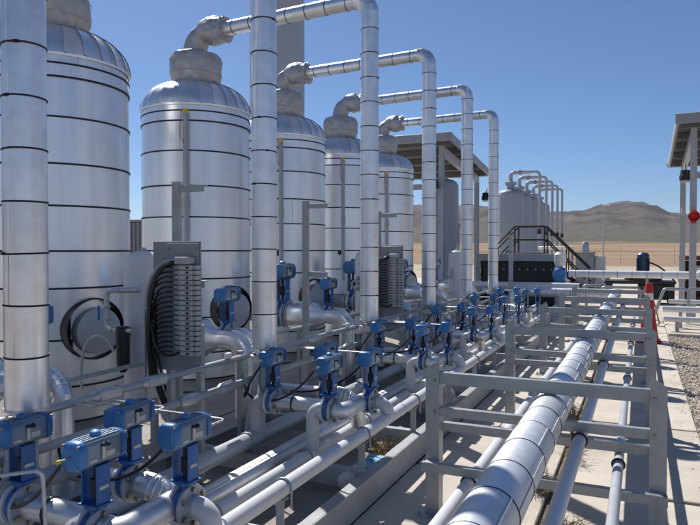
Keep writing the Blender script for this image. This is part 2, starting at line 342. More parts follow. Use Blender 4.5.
hc = thing('insulated_header_pipe', 'dull silver clad header pipe lying low between two white headers', 'pipe')
MB().cyl((HC, .3, .205), (HC, 15, .205), .082, n=28).put('cladding', 'clad_dull', hc)
MB().box((HC + .04, 7.6, .277), (.02, 14.6, .006)).put('seam', 'clad_dull', hc)
for k in range(24): MB().torus((HC, .6 + .6 * k, .205), (0, 1, 0), .082, .003, 24, 6).put('seam_band', 'clad_dull', hc)
header('header_pipe', 'thick grey header pipe farthest inside the skid with curved risers', HD, .285, .062, 'paint_grey', .3, 15.0,
       [[(HD, y, .285), (HD, y, ZV), (-2.655, y, ZV)] for y in YA])

# ---------------------------------------------------------------- actuated valve
def rrect(w, h, r, n=4):
    p = []
    for (cx, cy, a0) in ((w / 2 - r, h / 2 - r, 0), (-w / 2 + r, h / 2 - r, 90), (-w / 2 + r, -h / 2 + r, 180), (w / 2 - r, -h / 2 + r, 270)):
        for i in range(n + 1): a = R(a0 + 90 * i / n); p.append((cx + r * math.cos(a), cy + r * math.sin(a)))
    return p
def make_valve(bolts=True, stem=False):
    t = thing('actuated_valve', '', 'valve', group='blue actuated valves')
    MB().lathe([(.09, -.026), (.104, -.022), (.104, .022), (.09, .026)], ax='x', n=28).put('valve_body', 'blue', t)
    hx = MB().tube([(0, 0, 0), (.024, 0, 0)], .017, 6).mesh()
    for s in (-1, 1):
        f = MB().lathe([(.05, s * .027), (.120, s * .0275), (.122, s * .030), (.122, s * .045), (.119, s * .048), (.070, s * .048), (.064, s * .07), (.062, s * .085)], ax='x', n=32).put('flange', 'paint_grey' if s > 0 else 'paint_white', t)
        if bolts:
            for i in range(6):
                a = R(30 + 60 * i); link('bolt', hx, 'bolt', f, (s * .046 - (.024 if s < 0 else 0), .096 * math.cos(a), .096 * math.sin(a)))
    MB().lathe([(.036, .09), (.036, .125), (.06, .128), (.06, .139)], n=20).put('neck', 'blue', t)
    b = MB()
    for sx in (-1, 1): b.box((sx * .052, 0, .248), (.010, .092, .200), .002)
    b.box((0, 0, .145), (.140, .116, .010), .002).box((0, 0, .352), (.124, .104, .008), .002)
    br = b.put('bracket', 'blue', t)
    MB().box((.0585, .0, .235), (.002, .06, .018)).put('label_plate', 'plate', br)
    MB().lathe([(.014, .15), (.014, .19), (.026, .192), (.026, .275), (.014, .277), (.014, .35)], n=14).put('stem', 'dark', br)
    a = MB(); pr = rrect(.128, .138, .03); Z = .428
    a.loft([[(x * s2, y, Z + z * s2) for (x, z) in pr] for y, s2 in ((-.118, .96), (-.114, 1), (.114, 1), (.118, .96))])
    for x in (-.038, -.013, .013, .038): a.box((x, 0, Z + .070), (.012, .226, .008), .002)
    act = a.put('actuator', 'anodized', t)
    for s in (-1, 1):
        pe = rrect(.142, .152, .05, 5)
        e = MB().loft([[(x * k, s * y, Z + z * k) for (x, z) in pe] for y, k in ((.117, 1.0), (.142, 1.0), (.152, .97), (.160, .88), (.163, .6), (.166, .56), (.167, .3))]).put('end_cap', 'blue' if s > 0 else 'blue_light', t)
        if bolts:
            for (x, z) in ((-.05, .055), (.05, .055), (-.05, -.055), (.05, -.055)): MB().tube([(x, s * .15, Z + z), (x, s * .165, Z + z)], .008, 8).put('screw', 'bolt', e)
        if stem and s < 0:
            MB().cyl((0, -.165, Z), (0, -.225, Z), .006, n=8).put('travel_stop', 'galv', e); MB().cyl((0, -.222, Z), (0, -.245, Z), .010, n=10).put('stop_tip', 'yellow', e)
    MB().lathe([(.03, Z + .066), (.03, Z + .082), (.027, Z + .094), (.016, Z + .101), (.002, Z + .103)], n=18).put('indicator_knob', 'blue_light', act)
    MB().box((.0655, .04, Z - .022), (.002, .06, .03)).put('name_plate', 'plate', act)
    MB().box((.0655, -.075, Z - .035), (.002, .05, .014)).put('label_plate', 'plate', act)
    for y in (-.012, .022): MB().lathe([(.013, .064), (.013, .074), (.007, .075), (.007, .082)], o=(0, y, Z + .032), ax='x', n=12).put('port', 'dark', act)
    MB().box((.071, -.012, Z - .005), (.012, .022, .075), .003).put('solenoid', 'plate', act)
    return t
vp_near = make_valve(True, False); vp_stem = make_valve(True, True); vp_far = make_valve(False, False)
used = set()
def valve(label, loc, k, stem=False, scale=1, rz=0):
    p = vp_stem if stem else (vp_near if k < 3 else vp_far)
    if p.name not in used:
        used.add(p.name); p['label'] = label; p.location = loc; p.scale = (scale,) * 3; p.rotation_euler = (0, 0, rz); return p
    return dup(p, label, loc, rz + random.uniform(-.03, .03), scale)
PL = ['group nearest the camera', 'second group from the camera', 'third group from the camera', 'fourth group from the camera', 'fifth group from the camera', 'sixth and farthest group']
for k in range(6):
    valve('blue actuated valve on the thick grey header riser, ' + PL[k], (-2.59, YA[k], ZV), k, k == 1, VS)
    valve('blue actuated valve behind the others beside the silver bend, ' + PL[k], (-2.34, YB[k] + .08, ZV), k, False, VS)
    valve('blue actuated valve on the second white header riser, ' + PL[k], (-2.07, YC[k], ZV), k, True, VS)
    valve('blue actuated valve above the walkway-side white header, ' + PL[k], (-1.90, YB[k] - .03, ZV), k, False, VS)
    t = thing('manifold_pipe', 'silver clad manifold bend joining the valves, ' + PL[k], 'pipe', (0, 0, 0), group='valve manifolds')
    MB().tube(fillet([(-2.01, YC[k], ZV), (-1.955, YC[k], ZV), (-1.955, YB[k] - .05, ZV)], .055, 8), .063, 24).put('elbow', 'clad_dull', t)
    MB().cyl((-2.02, YC[k], ZV), (-1.985, YC[k], ZV), .068, n=22).put('collar', 'clad_dull', t)
    MB().cyl((-2.53, YA[k], ZV), (-2.14, YA[k] + .003, ZV), .058, n=22).put('cross_pipe', 'clad_dull', t)
    MB().torus((-2.40, YA[k], ZV), (1, 0, 0), .059, .007, 20, 6).put('band', 'black', t)
    pth = fillet([(-2.26, YB[k] + .08, ZV), (-2.10, YB[k] + .08, ZV), (-2.10, YB[k] + .20, ZV - .25)], .13, 6)
    MB().tube(pth, .066, 18).put('lobster_elbow', 'clad_dull', t, ang=12)
    for q in pth[2:-1:1]: MB().torus(q, (1, .2, -.3), .066, .004, 20, 5).put('elbow_seam', 'clad_dull', t)
    MB().cyl((-2.40, YB[k] + .08, ZV), (-2.78, YB[k] + .08, ZV), .05, n=18).put('cross_pipe', 'clad_dull', t)
# ---------------------------------------------------------------- insulated risers to the vessel tops
XR, XT, ZP = -2.78, -5.3, 4.56
VE = ['nearest', 'second', 'third', 'fourth', 'fifth', 'sixth']
ring_cache = {}
def ringmesh(z0, z1, r, n=72):
    key = (round(z0, 3), round(z1, 3), round(r, 4))
    if key not in ring_cache: ring_cache[key] = MB().lathe([(r, z0), (r, z0 + (z1 - z0) * .33), (r, z0 + (z1 - z0) * .67), (r, z1)], n=n, cap0=False, cap1=False).mesh(60)
    return ring_cache[key]
seam_me = MB().box((0, 0, .126), (.003, .012, .25), .001).mesh()
band_r = MB().torus((0, 0, 0), (0, 0, 1), .1025, .0052, 32, 6).mesh()
band_h = MB().torus((0, 0, 0), (1, 0, 0), .089, .0048, 28, 6).mesh()
YT = [D * (k + 1) + .15 for k in range(6)]
for k in range(6):
    y = D * (k + 1)
    t = thing('riser_pipe', 'silver clad insulated riser pipe with dark straps, %s' % VC[k], 'pipe', (XR, y, 0), group='vessel riser pipes')
    z = .97; h = .262 * (1 + .03 * (k % 3 - 1))
    while z < ZP - .17:
        z1 = min(z + h, ZP - .16); o = link('cladding_sheet', ringmesh(0, z1 - z + .004, .1015 + .001 * (int(z * 10) % 2), 36), 'clad_pipe', t, (0, 0, z)); o.rotation_euler = (random.uniform(-.006, .006), random.uniform(-.006, .006), random.uniform(0, 6))
        a2 = -1.9 + random.uniform(-.5, .9); link('sheet_seam', seam_me, 'clad_pipe', t, (.103 * math.cos(a2), .103 * math.sin(a2), z + .005), (0, 0, a2))
        if z > 1: link('strap', band_r, 'band', t, (0, 0, z)).rotation_euler = (random.uniform(-.03, .03), random.uniform(-.03, .03), 0)
        if z > 1 and random.random() < .35: a3 = random.uniform(-2.4, 0); MB().box((.107 * math.cos(a3), .107 * math.sin(a3), z), (.012, .03, .014), .002, a3).put('strap_buckle', 'band', t)
        z = z1
    e = fillet([(0, 0, ZP - .17), (0, 0, ZP), (-.17, 0.01, ZP)], .16, 5)
    MB().tube(e, [.104] * (len(e) - 1) + [.09], 24).put('top_elbow', 'clad_pipe', t, ang=10)
    dy = YT[k] - y; L = XT - XR + .42
    MB().cyl((-.16, .01, ZP), (L, dy * .9, ZP), .088, n=30).put('cross_over', 'clad_pipe', t)
    x = -.28
    while x > L + .1: link('strap', band_h, 'band', t, (x, .01 + (dy * .9 - .01) * (x + .16) / (L + .16), ZP)); x -= .27
    MB().lathe([(.104, .955), (.106, .97), (.09, .972), (.06, .93), (.06, .90)], n=28).put('foot_cone', 'clad_dull', t)
    fl = MB().lathe([(.06, .90), (.115, .898), (.115, .87), (.115, .868), (.115, .842), (.05, .84)], n=28).put('foot_flange', 'paint_white', t)
    for i in range(8):
        a = R(45 * i + 20); MB().tube([(.09 * math.cos(a), .09 * math.sin(a), .83), (.09 * math.cos(a), .09 * math.sin(a), .915)], .011, 6).put('bolt', 'bolt', fl)
    MB().tube(fillet([(0, 0, .845), (0, 0, ZV), (0, .24, ZV)], .1, 7), .05, 20).put('foot_pipe', 'paint_grey', t)
    MB().tube([(-.03, -.05, .84), (-.10, -.10, .28)], .028, 8).put('gusset', 'paint_grey', t)

# ---------------------------------------------------------------- vessels
TR = 0.685
Zb = [3.43, 3.31, 2.95, 2.53, 2.15, 1.74, 1.40, .93, .5, .18]
band_t = MB().lathe([(TR + .002, -.009), (TR + .012, -.008), (TR + .012, .008), (TR + .002, .009)], n=72, cap0=False, cap1=False).mesh()
NG = 26; ZD = 3.52
def dome_pt(ph, a, off=0):  # ph 0 at the rim .. 1 at the crown
    th = ph * math.pi / 2; r = (TR + .012) * math.cos(th) ** .62 + off; z = ZD + .37 * math.sin(th) ** 1.15 + off * .6
    return (r * math.cos(a), r * math.sin(a), z)
gore = MB(); na, nb = 4, 9; vs = []; da = math.tau / NG
for j in range(nb + 1):
    for i in range(na + 1):
        f = i / na; lift = .012 * (1 - f) + (0.005 if i == 0 else 0); vs.append(dome_pt(.93 * j / nb, da * (f - .5) * 1.03, lift))
gore.add(vs, [(j * (na + 1) + i, j * (na + 1) + i + 1, (j + 1) * (na + 1) + i + 1, (j + 1) * (na + 1) + i) for j in range(nb) for i in range(na)])
for i in range(nb):  # raised lap edge of the sheet
    a, b = dome_pt(.93 * i / nb, -da * .515, .010), dome_pt(.93 * (i + 1) / nb, -da * .515, .010); c, d = dome_pt(.93 * i / nb, -da * .515, -.004), dome_pt(.93 * (i + 1) / nb, -da * .515, -.004); gore.add([a, b, d, c], [(0, 1, 2, 3)])
gore_me = gore.mesh(30)
def blanket(t, seed):
    m = MB(); n = 84; prof = [(.20, 3.82), (.235, 3.835), (.27, 3.875), (.305, 3.94), (.332, 4.04), (.338, 4.13), (.328, 4.22), (.305, 4.275), (.26, 4.295), (.18, 4.305)]
    pr = []
    for (a, b), (c, d) in zip(prof, prof[1:]):
        for f in (0, .33, .67): pr.append((a + (c - a) * f, b + (d - b) * f))
    pr.append(prof[-1]); rings = []
    for (r, z) in pr:
        ring = []
        for i in range(n):
            a = i * math.tau / n; low = max(0, 1 - (z - 3.82) / .26); hi = max(0, (z - 4.2) / .1)
            k = 1 + .035 * noise.noise(Vector((math.cos(a) * 2 + seed, math.sin(a) * 2, z * 5))) * 1.6 + low * .085 * math.sin(a * 13 + seed + 1.5 * math.sin(a * 3)) + hi * .02 * math.sin(a * 9)
            k += .03 * noise.noise(Vector((math.cos(a) * 6 + seed, math.sin(a) * 6, z * 9))) - .05 * max(0, .10 - abs(noise.noise(Vector((math.cos(a) * 3.1 + seed, math.sin(a) * 3.1, z * 4.2)))) ) / .10 - .012 * max(0, .1 - abs(noise.noise(Vector((math.cos(a) * 7 + seed, math.sin(a) * 7, z * 11 + a))))) / .1
            ring.append((r * k * math.cos(a), r * k * math.sin(a), z + .012 * noise.noise(Vector((math.cos(a) * 3, math.sin(a) * 3 + seed, z * 4)))))
        rings.append(ring)
    m.loft(rings); b = m.put('nozzle_blanket', 'blanket', t, ang=60)
    MB().torus((0, 0, 3.868), (0, 0, 1), .258, .012, 40, 6).put('draw_cord', 'dark', b)
    pts = fillet([(-.02, 0, 4.24), (.0, 0, ZP + .01), (.45, 0, ZP)], .24, 12); m = MB(); rings = []
    P = [Vector(p) for p in pts]; fine = []
    for a, b2 in zip(P, P[1:]):
        kk = max(1, int((b2 - a).length / .018)); fine += [a.lerp(b2, i / kk) for i in range(kk)]
    fine.append(P[-1]); n = 48
    for i, p in enumerate(fine):
        tt = (fine[min(i + 1, len(fine) - 1)] - fine[max(i - 1, 0)]).normalized(); u = Vector((0, 1, 0)); w = tt.cross(u); f = i / (len(fine) - 1)
        r0 = .150 + .035 * math.sin(min(1, max(0, (f - .45) / .5)) * math.pi) - (.05 if f > .97 else 0) - .02 * math.exp(-((f - .45) / .05) ** 2)
        rings.append([tuple(p + (u * math.cos(a) + w * math.sin(a)) * r0 * (1 + .06 * noise.noise(Vector((math.cos(a) * 2.2 + seed * 2, math.sin(a) * 2.2, f * 7))) - .06 * max(0, .10 - abs(noise.noise(Vector((math.cos(a) * 2.4 + seed, math.sin(a) * 2.4, f * 6))))) / .10 - .015 * max(0, .1 - abs(noise.noise(Vector((math.cos(a) * 5 + seed, math.sin(a) * 5, f * 15))))) / .1 + .03 * math.sin(a * 7 + f * 9) * (1 if f > .85 or f < .1 else .25))) for a in [q * math.tau / n for q in range(n)]])
    m.loft(rings); eb = m.put('elbow_blanket', 'blanket', t, ang=60)
    ce = fine[-1]; ruff = []   # gathered skirt where the blanket ends on the cross-over pipe
    for (dx, r0, amp) in ((-.03, .150, .01), (.0, .158, .03), (.025, .165, .07), (.03, .150, .07), (.01, .095, .0)):
        ruff.append([(ce.x + dx + .012 * math.sin(q * 1.9 + seed), ce.y + r0 * (1 + amp * math.sin(q * 2.1 + seed)) * math.cos(q * math.tau / 48), ce.z + r0 * (1 + amp * math.sin(q * 2.1 + seed)) * math.sin(q * math.tau / 48)) for q in range(48)])
    MB().loft(ruff, False, False).put('gathered_hem', 'blanket', eb, ang=60)
    for zz, rr in ((4.02, .334), (4.2, .338)):
        MB().torus((0, 0, zz), (.02, .01, 1), rr, .004, 48, 5).put('stitch_line', 'blanket', b)
VV = ['off the left edge', 'nearest in view', 'second in view', 'third in view', 'fourth in view', 'fifth in view']
for k in range(6):
    t = thing('insulated_vessel', 'tall silver clad vessel with grey blanket on its top nozzle, ' + VV[k], 'vessel', (XT, YT[k], 0), group='insulated vessels')
    for i in range(len(Zb)):
        z1 = ZD if i == 0 else Zb[i - 1]; z0 = Zb[i]
        o = link('cladding_course', ringmesh(z0, z1, TR + (.004 if i % 2 else 0)), 'clad', t); o.rotation_euler = (random.uniform(-.0012, .0012), random.uniform(-.0012, .0012), random.uniform(0, 6))
        link('strap', band_t, 'band', t, (0, 0, z0))
        a = random.uniform(-2.2, .3)
        MB().box((0, 0, 0), (.004, .0045, z1 - z0 - .03)).put('sheet_seam', 'clad', t).location = ((TR + .0055) * math.cos(a), (TR + .0055) * math.sin(a), (z0 + z1) / 2)
        t.children[-1].rotation_euler = (0, 0, a)
    link('rim', MB().lathe([(TR + .004, ZD - .02), (TR + .016, ZD - .018), (TR + .018, ZD + .004), (TR + .002, ZD + .01)], n=72, cap0=False, cap1=False).mesh(), 'clad', t)
    for g in range(NG): link('dome_panel', gore_me, 'clad', t, None, (0, 0, g * da))
    MB().lathe([(.32, 3.845), (.24, 3.895), (.0, 3.90)], n=40, cap0=False, cap1=False).put('crown_cap', 'clad', t)
    MB().lathe([(TR - .08, .02), (TR - .08, .18)], n=40, cap0=False, cap1=False).put('skirt', 'skid_grey', t)
    blanket(t, k * 3.7)
    # manway: sleeve and recess coloured black around the blank cover
    a = R(-15); dv = Vector((math.cos(a), math.sin(a), 0)); oc = Vector((0, 0, 1.02))
    m = MB().axial(oc, dv, [(.55, .285), (.745, .285), (.752, .280), (.750, .274)], 44).put('manway', 'rubber', t)
    MB().axial(oc, dv, [(.7505, .2745), (.66, .266), (.661, .01)], 40, False, True).put('gap_ring', 'rubber', m)
    MB().axial(oc + Vector((0, .02, -.02)), dv, [(.65, .215), (.775, .215), (.785, .205), (.815, .14), (.82, .01)], 40, False, True).put('cover', 'paint_grey', m)
    # bore holes with black rubber grommets
    for (a2, z2) in ((-1.15, 1.70), (-.95, .62)): MB().tube([((TR - .02) * math.cos(a2), (TR - .02) * math.sin(a2), z2), ((TR + .02) * math.cos(a2), (TR + .02) * math.sin(a2), z2)], .042, 16).put('grommet', 'rubber', t)
    # thermowell standpipe in front of the cladding
    sp = MB().cyl((.36, -.66, 1.2), (.36, -.66, 3.38), .034, n=14).cyl((.36, -.66, 2.25), (.36, -.66, 2.37), .042, n=14).put('standpipe', 'galv', t)
    MB().cyl((.36, -.66, 3.38), (.36, -.66, 3.43), .036, n=12).put('yellow_cap', 'yellow', sp)
    MB().tube([(.36 - .03, -.70, 3.42), (.32, -.71, 3.2), (.31, -.705, 3.10), (.36, -.70, 3.02)], .0045, 6).put('red_wire', 'red', sp)

# ---------------------------------------------------------------- vessel outlets, standing brackets
for k in range(6):
    y = YT[k] + .30
    t = thing('outlet_pipe', 'silver outlet pipe tapering to a bend, low on the vessel ' + VV[k], 'pipe', (0, y, 0), group='vessel outlet pipes')
    MB().lathe([(.10, -4.75), (.10, -4.30)], ax='x', o=(0, 0, .92), n=28).put('nozzle', 'paint_grey', t)
    MB().lathe([(.172, -4.06), (.178, -4.05), (.178, -3.74), (.175, -3.735), (.085, -3.58), (.085, -3.50)], ax='x', o=(0, 0, .92), n=30).put('cladding', 'clad_pipe', t)
    for x in (-4.04, -3.74): MB().torus((x, 0, .92), (1, 0, 0), .178, .004, 30, 6).put('band', 'band', t)
    pth = fillet([(-3.5, 0, .92), (-3.28, 0, .92), (-3.28, .0, .22)], .16, 6)
    MB().tube(pth, .085, 22).put('elbow', 'clad_dull', t, ang=14)
    valve('large blue actuated valve on the outlet of the vessel ' + VV[k], (-4.18, y, .92), k + 1, False, 1.3)
    y2 = YT[k] + .56
    t = thing('drain_pipe', 'silver side pipe bending down to the skid, from the vessel ' + VV[k], 'pipe', (0, y2, 0), group='vessel side pipes')
    MB().cyl((-4.75, 0, .93), (-3.74, 0, .93), .055, n=20).put('pipe', 'clad_dull', t)
    pth = fillet([(-3.56, 0, .93), (-3.36, 0, .93), (-3.36, 0, .2)], .15, 6)
    MB().tube(pth, .072, 20).put('elbow', 'clad_pipe', t, ang=14)
    for q in pth[1:-1]: MB().torus(q, (.7, 0, -.7), .072, .004, 20, 5).put('elbow_seam', 'clad_pipe', t)
    valve('blue actuated valve on the silver side pipe of the vessel ' + VV[k], (-3.65, y2, .93), k, False, .9)
for k in range(0, 5):
    y = 4.13 + D * (k)
    t = thing('instrument_stand', 'grey steel channel stand with two short arms, %s' % VC[k], 'stand', (-3.46, y, 0), group='channel stands')
    m = MB(); m.box((0, 0, 1.16), (.07, .006, 2.30), .002)
    for s in (-1, 1): m.box((s * .032, .024, 1.16), (.006, .042, 2.30), .002)
    m.put('post', 'skid_grey', t)
    for z in (2.27, 1.50): MB().box((.16, .03, z), (.25, .05, .006), .001).box((.16, .006, z - .028), (.25, .006, .05), .001).put('arm', 'galv', t)
    MB().box((0, 0, .006), (.16, .16, .012), .002).put('base_plate', 'skid_grey', t)

# ---------------------------------------------------------------- tubing panels and air receivers
for k in range(2):
    y = 3.80 + 2 * D * k
    t = thing('instrument_manifold', 'grey instrument panel with stacked manifold blocks and black tubes, %s' % ('near the left foreground' if k == 0 else 'farther back behind the third riser'), 'manifold', (-3.13, y, 0), group='instrument tubing panels')
    MB().box((-.055, .016, 1.325), (.45, .012, .98), .003).put('back_board', 'panel_grey', t)
    MB().box((.01, 0, 1.32), (.30, .012, .96), .003).put('board', 'panel_grey', t)
    MB().box((-.284, .07, 1.325), (.008, .10, .98), .002).put('side_flange', 'panel_grey', t)
    m = MB()
    for x in (-.14, .14): m.box((x, .04, .60), (.05, .05, 1.18), .003)
    m.put('stand', 'skid_grey', t)
    for (x, z) in ((-.12, 1.76), (.14, 1.76), (-.12, .88), (.14, .88)): MB().tube([(x, -.004, z), (x, -.013, z)], .009, 6).put('bolt', 'bolt', t)
    nb = 18; H0, H1 = .97, 1.64; h = (H1 - H0) / nb
    bm1 = MB().box((.075, -.045, 0), (.13, .07, h * .93), .004).box((.015, -.055, 0), (.03, .05, h * .62), .003).box((-.012, -.055, 0), (.024, .028, h * .5), .002).box((.155, -.04, 0), (.035, .05, h * .80), .003).mesh()
    for i in range(nb):
        z = H0 + h * (i + .5); b = link('valve_block', bm1, 'block', t, (.02, 0, z))
        MB().tube([(.10, -.081, 0), (.10, -.087, 0)], h * .25, 8).put('solenoid_button', 'dark', b)
        MB().box((.055, -.0815, 0), (.04, .003, h * .5)).put('tag_plate', 'plate', b)
        MB().tube([(-.024, -.055, 0), (-.045, -.055, 0)], .009, 8).put('fitting', 'galv', b)
        dz = z - .75; f = i / nb
        xo = -.275 + .05 * random.random(); yo = -.09 + .07 * random.random(); dr = min(dz, .12 + .10 * f)
        pts = bez([(-.045, -.055, 0), (-.14, -.062, .012), (-.22, -.07, .0), (xo - .02, yo, -dr * .6), (xo, yo, -dr)], 12)
        MB().tube(pts, .0075, 7).put('tube', 'rubber', b)
    c = MB().box((.07, -.05, 1.672), (.13, .085, .055), .006).put('manifold_end', 'block', t)
    MB().tube(bez([(.01, -.05, 1.67), (-.10, -.06, 1.70), (-.22, -.09, 1.62), (-.25, -.10, 1.45), (-.26, -.09, 1.32)], 16), .014, 10).put('braided_hose', 'galv', c)
    MB().tube(bez([(.01, -.065, 1.655), (-.09, -.09, 1.66), (-.19, -.13, 1.58), (-.21, -.14, 1.40), (-.24, -.11, 1.1), (-.25, -.05, .76)], 16), .016, 10).put('supply_hose', 'rubber', c)
    MB().tube(bez([(-.21, -.09, 1.2), (-.16, -.12, .98), (-.06, -.13, .93), (.05, -.09, 1.0)], 14), .010, 8).put('loop_hose', 'rubber', c)
    MB().cyl((-.24, -.09, 1.32), (-.24, -.09, 1.05), .016, n=10).put('hose_sleeve', 'galv', t)
    # bundle down to the conduit
    m = MB()
    for i in range(7):
        xx, yy = -.265 + .045 * random.random(), -.08 + .07 * random.random(); m.tube(bez([(xx, yy, 1.35), (xx - .01, yy, 1.1), (xx + .02 * (random.random() - .5), yy, .9), (xx + .04, yy + .02, .70), (xx + .1, yy + .1, .5)], 10), .009, 7)
    m.put('tube_bundle', 'rubber', t)
    MB().cyl((-.30, -.06, .62), (-.30, -.06, 1.30), .011, n=8).put('stand_pipe', 'galv', t)
for k in range(3):
    y = 4.05 + 2 * D * k
    t = thing('air_receiver', 'small white-grey domed air receiver %s' % ('beside the near instrument panel', 'behind the third riser', 'between the fourth and fifth risers')[k], 'air tank', ((-3.73, -3.62, -3.47)[k], y, 0), group='small air receivers')
    MB().lathe([(.155, .55), (.155, 1.62), (.152, 1.655), (.14, 1.69), (.115, 1.715), (.07, 1.735), (.02, 1.742), (.0, 1.743)], n=36).put('shell', 'paint_white', t)
    MB().lathe([(.025, 1.735), (.025, 1.765), (.015, 1.77)], n=12).put('lifting_lug', 'paint_grey', t)
    for s in (-1, 1): MB().box((s * .11, 0, .28), (.05, .05, .56), .004).put('leg', 'skid_grey', t)
    if k == 0:
        p = fillet([(.09, -.13, 1.43), (-.02, -.23, 1.43), (-.14, -.26, 1.43), (-.14, -.26, 1.15), (-.06, -.28, 1.12)], .05, 6)
        r = MB().tube(p, .021, 12).put('air_line', 'galv_light', t)
        for zz in (1.30, 1.20): MB().torus((-.14, -.26, zz), (0, 0, 1), .024, .009, 16, 6).put('union', 'galv_light', r)
        MB().box((-.185, -.30, 1.25), (.016, .016, .12), .003).put('lever', 'blue', r)
        f = MB().lathe([(.02, .79), (.028, .80), (.047, .83), (.052, .87), (.052, 1.06), (.056, 1.065), (.056, 1.14), (.04, 1.15)], o=(.04, -.27, 0), n=24).put('air_filter', 'black', t)
        MB().tube([(-.06, -.28, 1.12), (.14, -.28, 1.12)], .018, 10).put('filter_port', 'galv_light', f)
        MB().tube(bez([(-.03, -.30, .95), (-.07, -.30, 1.12), (-.33, -.34, 1.16), (-.36, -.34, .9), (-.35, -.32, .62)], 18), .012, 10).put('sample_hose', 'plate', t)
    else:
        for z in (1.35, 1.28, 1.2): MB().lathe([(.02, -.16), (.03, -.17), (.03, -.2), (.015, -.215)], o=(-.05, 0, z), ax='y', n=10).put('fitting', 'galv_light', t)
        MB().tube(fillet([(-.05, -.2, 1.34), (-.12, -.24, 1.28), (-.05, -.24, 1.16)], .03, 4), .014, 8).put('air_line', 'galv_light', t)

# ---------------------------------------------------------------- conduits along the skid
t = thing('conduit_run', 'upper grey conduit with white boxes running behind the risers', 'conduit')
MB().cyl((-2.97, .3, .87), (-2.97, 14.8, .87), .024, n=12).put('conduit', 'galv', t)
for y in (2.9, 3.32, 5.6, 7.2, 9.6, 11.8): MB().tube([(-2.97, y - .12, .87), (-2.97, y - .09, .87), (-2.97, y + .09, .87), (-2.97, y + .12, .87)], [.025, .04, .04, .025], 14).box((-2.93, y, .87), (.018, .17, .062), .01).put('conduit_body', 'galv_light', t)
for y in (4.15, 6.4, 8.5): MB().box((-2.96, y, .915), (.04, .06, .045), .006).put('clip', 'white', t)
for k in range(7):
    y = 2.35 + D * k * .92; MB().box((-3.0, y, .46), (.041, .041, .92), .003).put('post', 'galv', t)
t = thing('conduit_run', 'lower dark grey conduit with couplings beneath the upper one', 'conduit')
MB().cyl((-2.90, .3, .69), (-2.90, 14.8, .69), .026, n=12).put('conduit', 'skid_grey', t)
for i in range(22):
    y = 1.0 + .62 * i; MB().cyl((-2.90, y, .69), (-2.90, y + .05, .69), .031, n=12).put('coupling', 'galv', t)
for y in (3.6, 4.05, 6.3, 8.2): MB().tube([(-2.90, y - .11, .69), (-2.90, y - .07, .69), (-2.90, y + .07, .69), (-2.90, y + .11, .69)], [.028, .044, .044, .028], 14).put('conduit_body', 'galv_light', t)
t = thing('conduit_run', 'thin tubing rail beside the vessel manways', 'conduit')
MB().cyl((-3.55, .8, .86), (-3.55, 14.4, .86), .017, n=10).put('conduit', 'galv_light', t)
for k in range(6): MB().box((-3.58, 2.0 + D * k, .43), (.035, .035, .86), .003).put('post', 'galv', t)
# black control cables from the conduits to the actuators
for k in range(6):
    for j, (vx, vy, lab) in enumerate(((-2.57, YA[k] - .1, 'grey header valve'), (-2.08, YC[k] - .12, 'second header valve'), (-1.88, YB[k] - .12, 'walkway-side valve'))):
        if k > 3: continue
        pts = bez([(-2.90, vy + .25, .69), (-2.88, vy + .2, .52 - .03 * j), (vx - .35, vy + .05, .50 + .04 * j), (vx - .15, vy - .02, .76), (vx - .05, vy, .88)], 18)
        tag(MB().tube(pts, .0085, 7).put('control_cable', 'rubber'), 'black control cable drooping to the %s, %s' % (lab, PL[k]), 'cable', 'control cables')
# ---------------------------------------------------------------- low pipe rack beside the walkway
XL, XRt = -1.236, .10
FY = [4.0, 6.7, 9.2, 11.5, 13.8]
def slant_post(s):   # angle post, outer corner cut down at the top
    m = MB(); w, h, t = .090, 1.03, .010; o = .06
    prof = [(-w / 2, 0), (w / 2, 0), (w / 2, h - (o if s > 0 else 0)), (-w / 2, h - (0 if s > 0 else o))]
    m.loft([[(x, y, z) for (x, z) in prof] for y in (-t / 2, t / 2)])
    m.box((-s * (w / 2 - t / 2 - .0005), .052, h / 2 - .02), (t, .09, h - .05), .002)
    return m.mesh()
pl, prt = slant_post(-1), slant_post(1)
def cbeam(x0, x1, h):
    m = MB().box(((x0 + x1) / 2, 0, 0), (x1 - x0, .007, h), .002)
    for s in (-1, 1): m.box(((x0 + x1) / 2, .0225, s * (h / 2 - .0035)), (x1 - x0 - .002, .038, .007), .002)
    return m.mesh()
b1, b2, b3 = cbeam(XL - .03, XRt - .02, .078), cbeam(XL + .04, XRt - .04, .058), cbeam(XL - .06, XRt + .05, .058)
fp = MB().box((0, 0, .006), (.18, .18, .012), .002).mesh()
for k, y in enumerate(FY):
    t = thing('pipe_rack', 'galvanized low pipe rack with two posts and cross beams, %s' % VC[k], 'pipe rack', (0, y, 0), group='pipe rack frames')
    link('post', pl, 'galv', t, (XL, 0, 0)); link('post', prt, 'galv', t, (XRt, 0, 0))
    link('beam', b1, 'galv', t, (0, .012, .911)); link('beam', b2, 'galv', t, (0, .014, .69)); link('beam', b2, 'galv', t, (0, .10, .57)); link('beam', b3, 'galv', t, (0, -.052, .335))
    for x in (XL, XRt): link('foot_plate', fp, 'galv', t, (x, .02, 0))
    if k < 3:
        for x in (XL, XRt):
            for z in (.69, .90): MB().tube([(x - .018 if x > 0 else x + .018, -.004, z), (x - .018 if x > 0 else x + .018, -.016, z)], .010, 6).put('bolt', 'bolt', t)
            for dx in (-.07, .07): MB().tube([(x + dx, -.05, .012), (x + dx, -.05, .04)], .010, 6).put('anchor_bolt', 'bolt', t)
    for x in (XL + .01, XRt - .02): MB().box((x, -.03, .368), (.09, .075, .008), .001).put('clip_angle', 'galv_light', t)
t = thing('insulated_pipe', 'large silver clad insulated pipe with dark seams hung in the low rack', 'pipe')
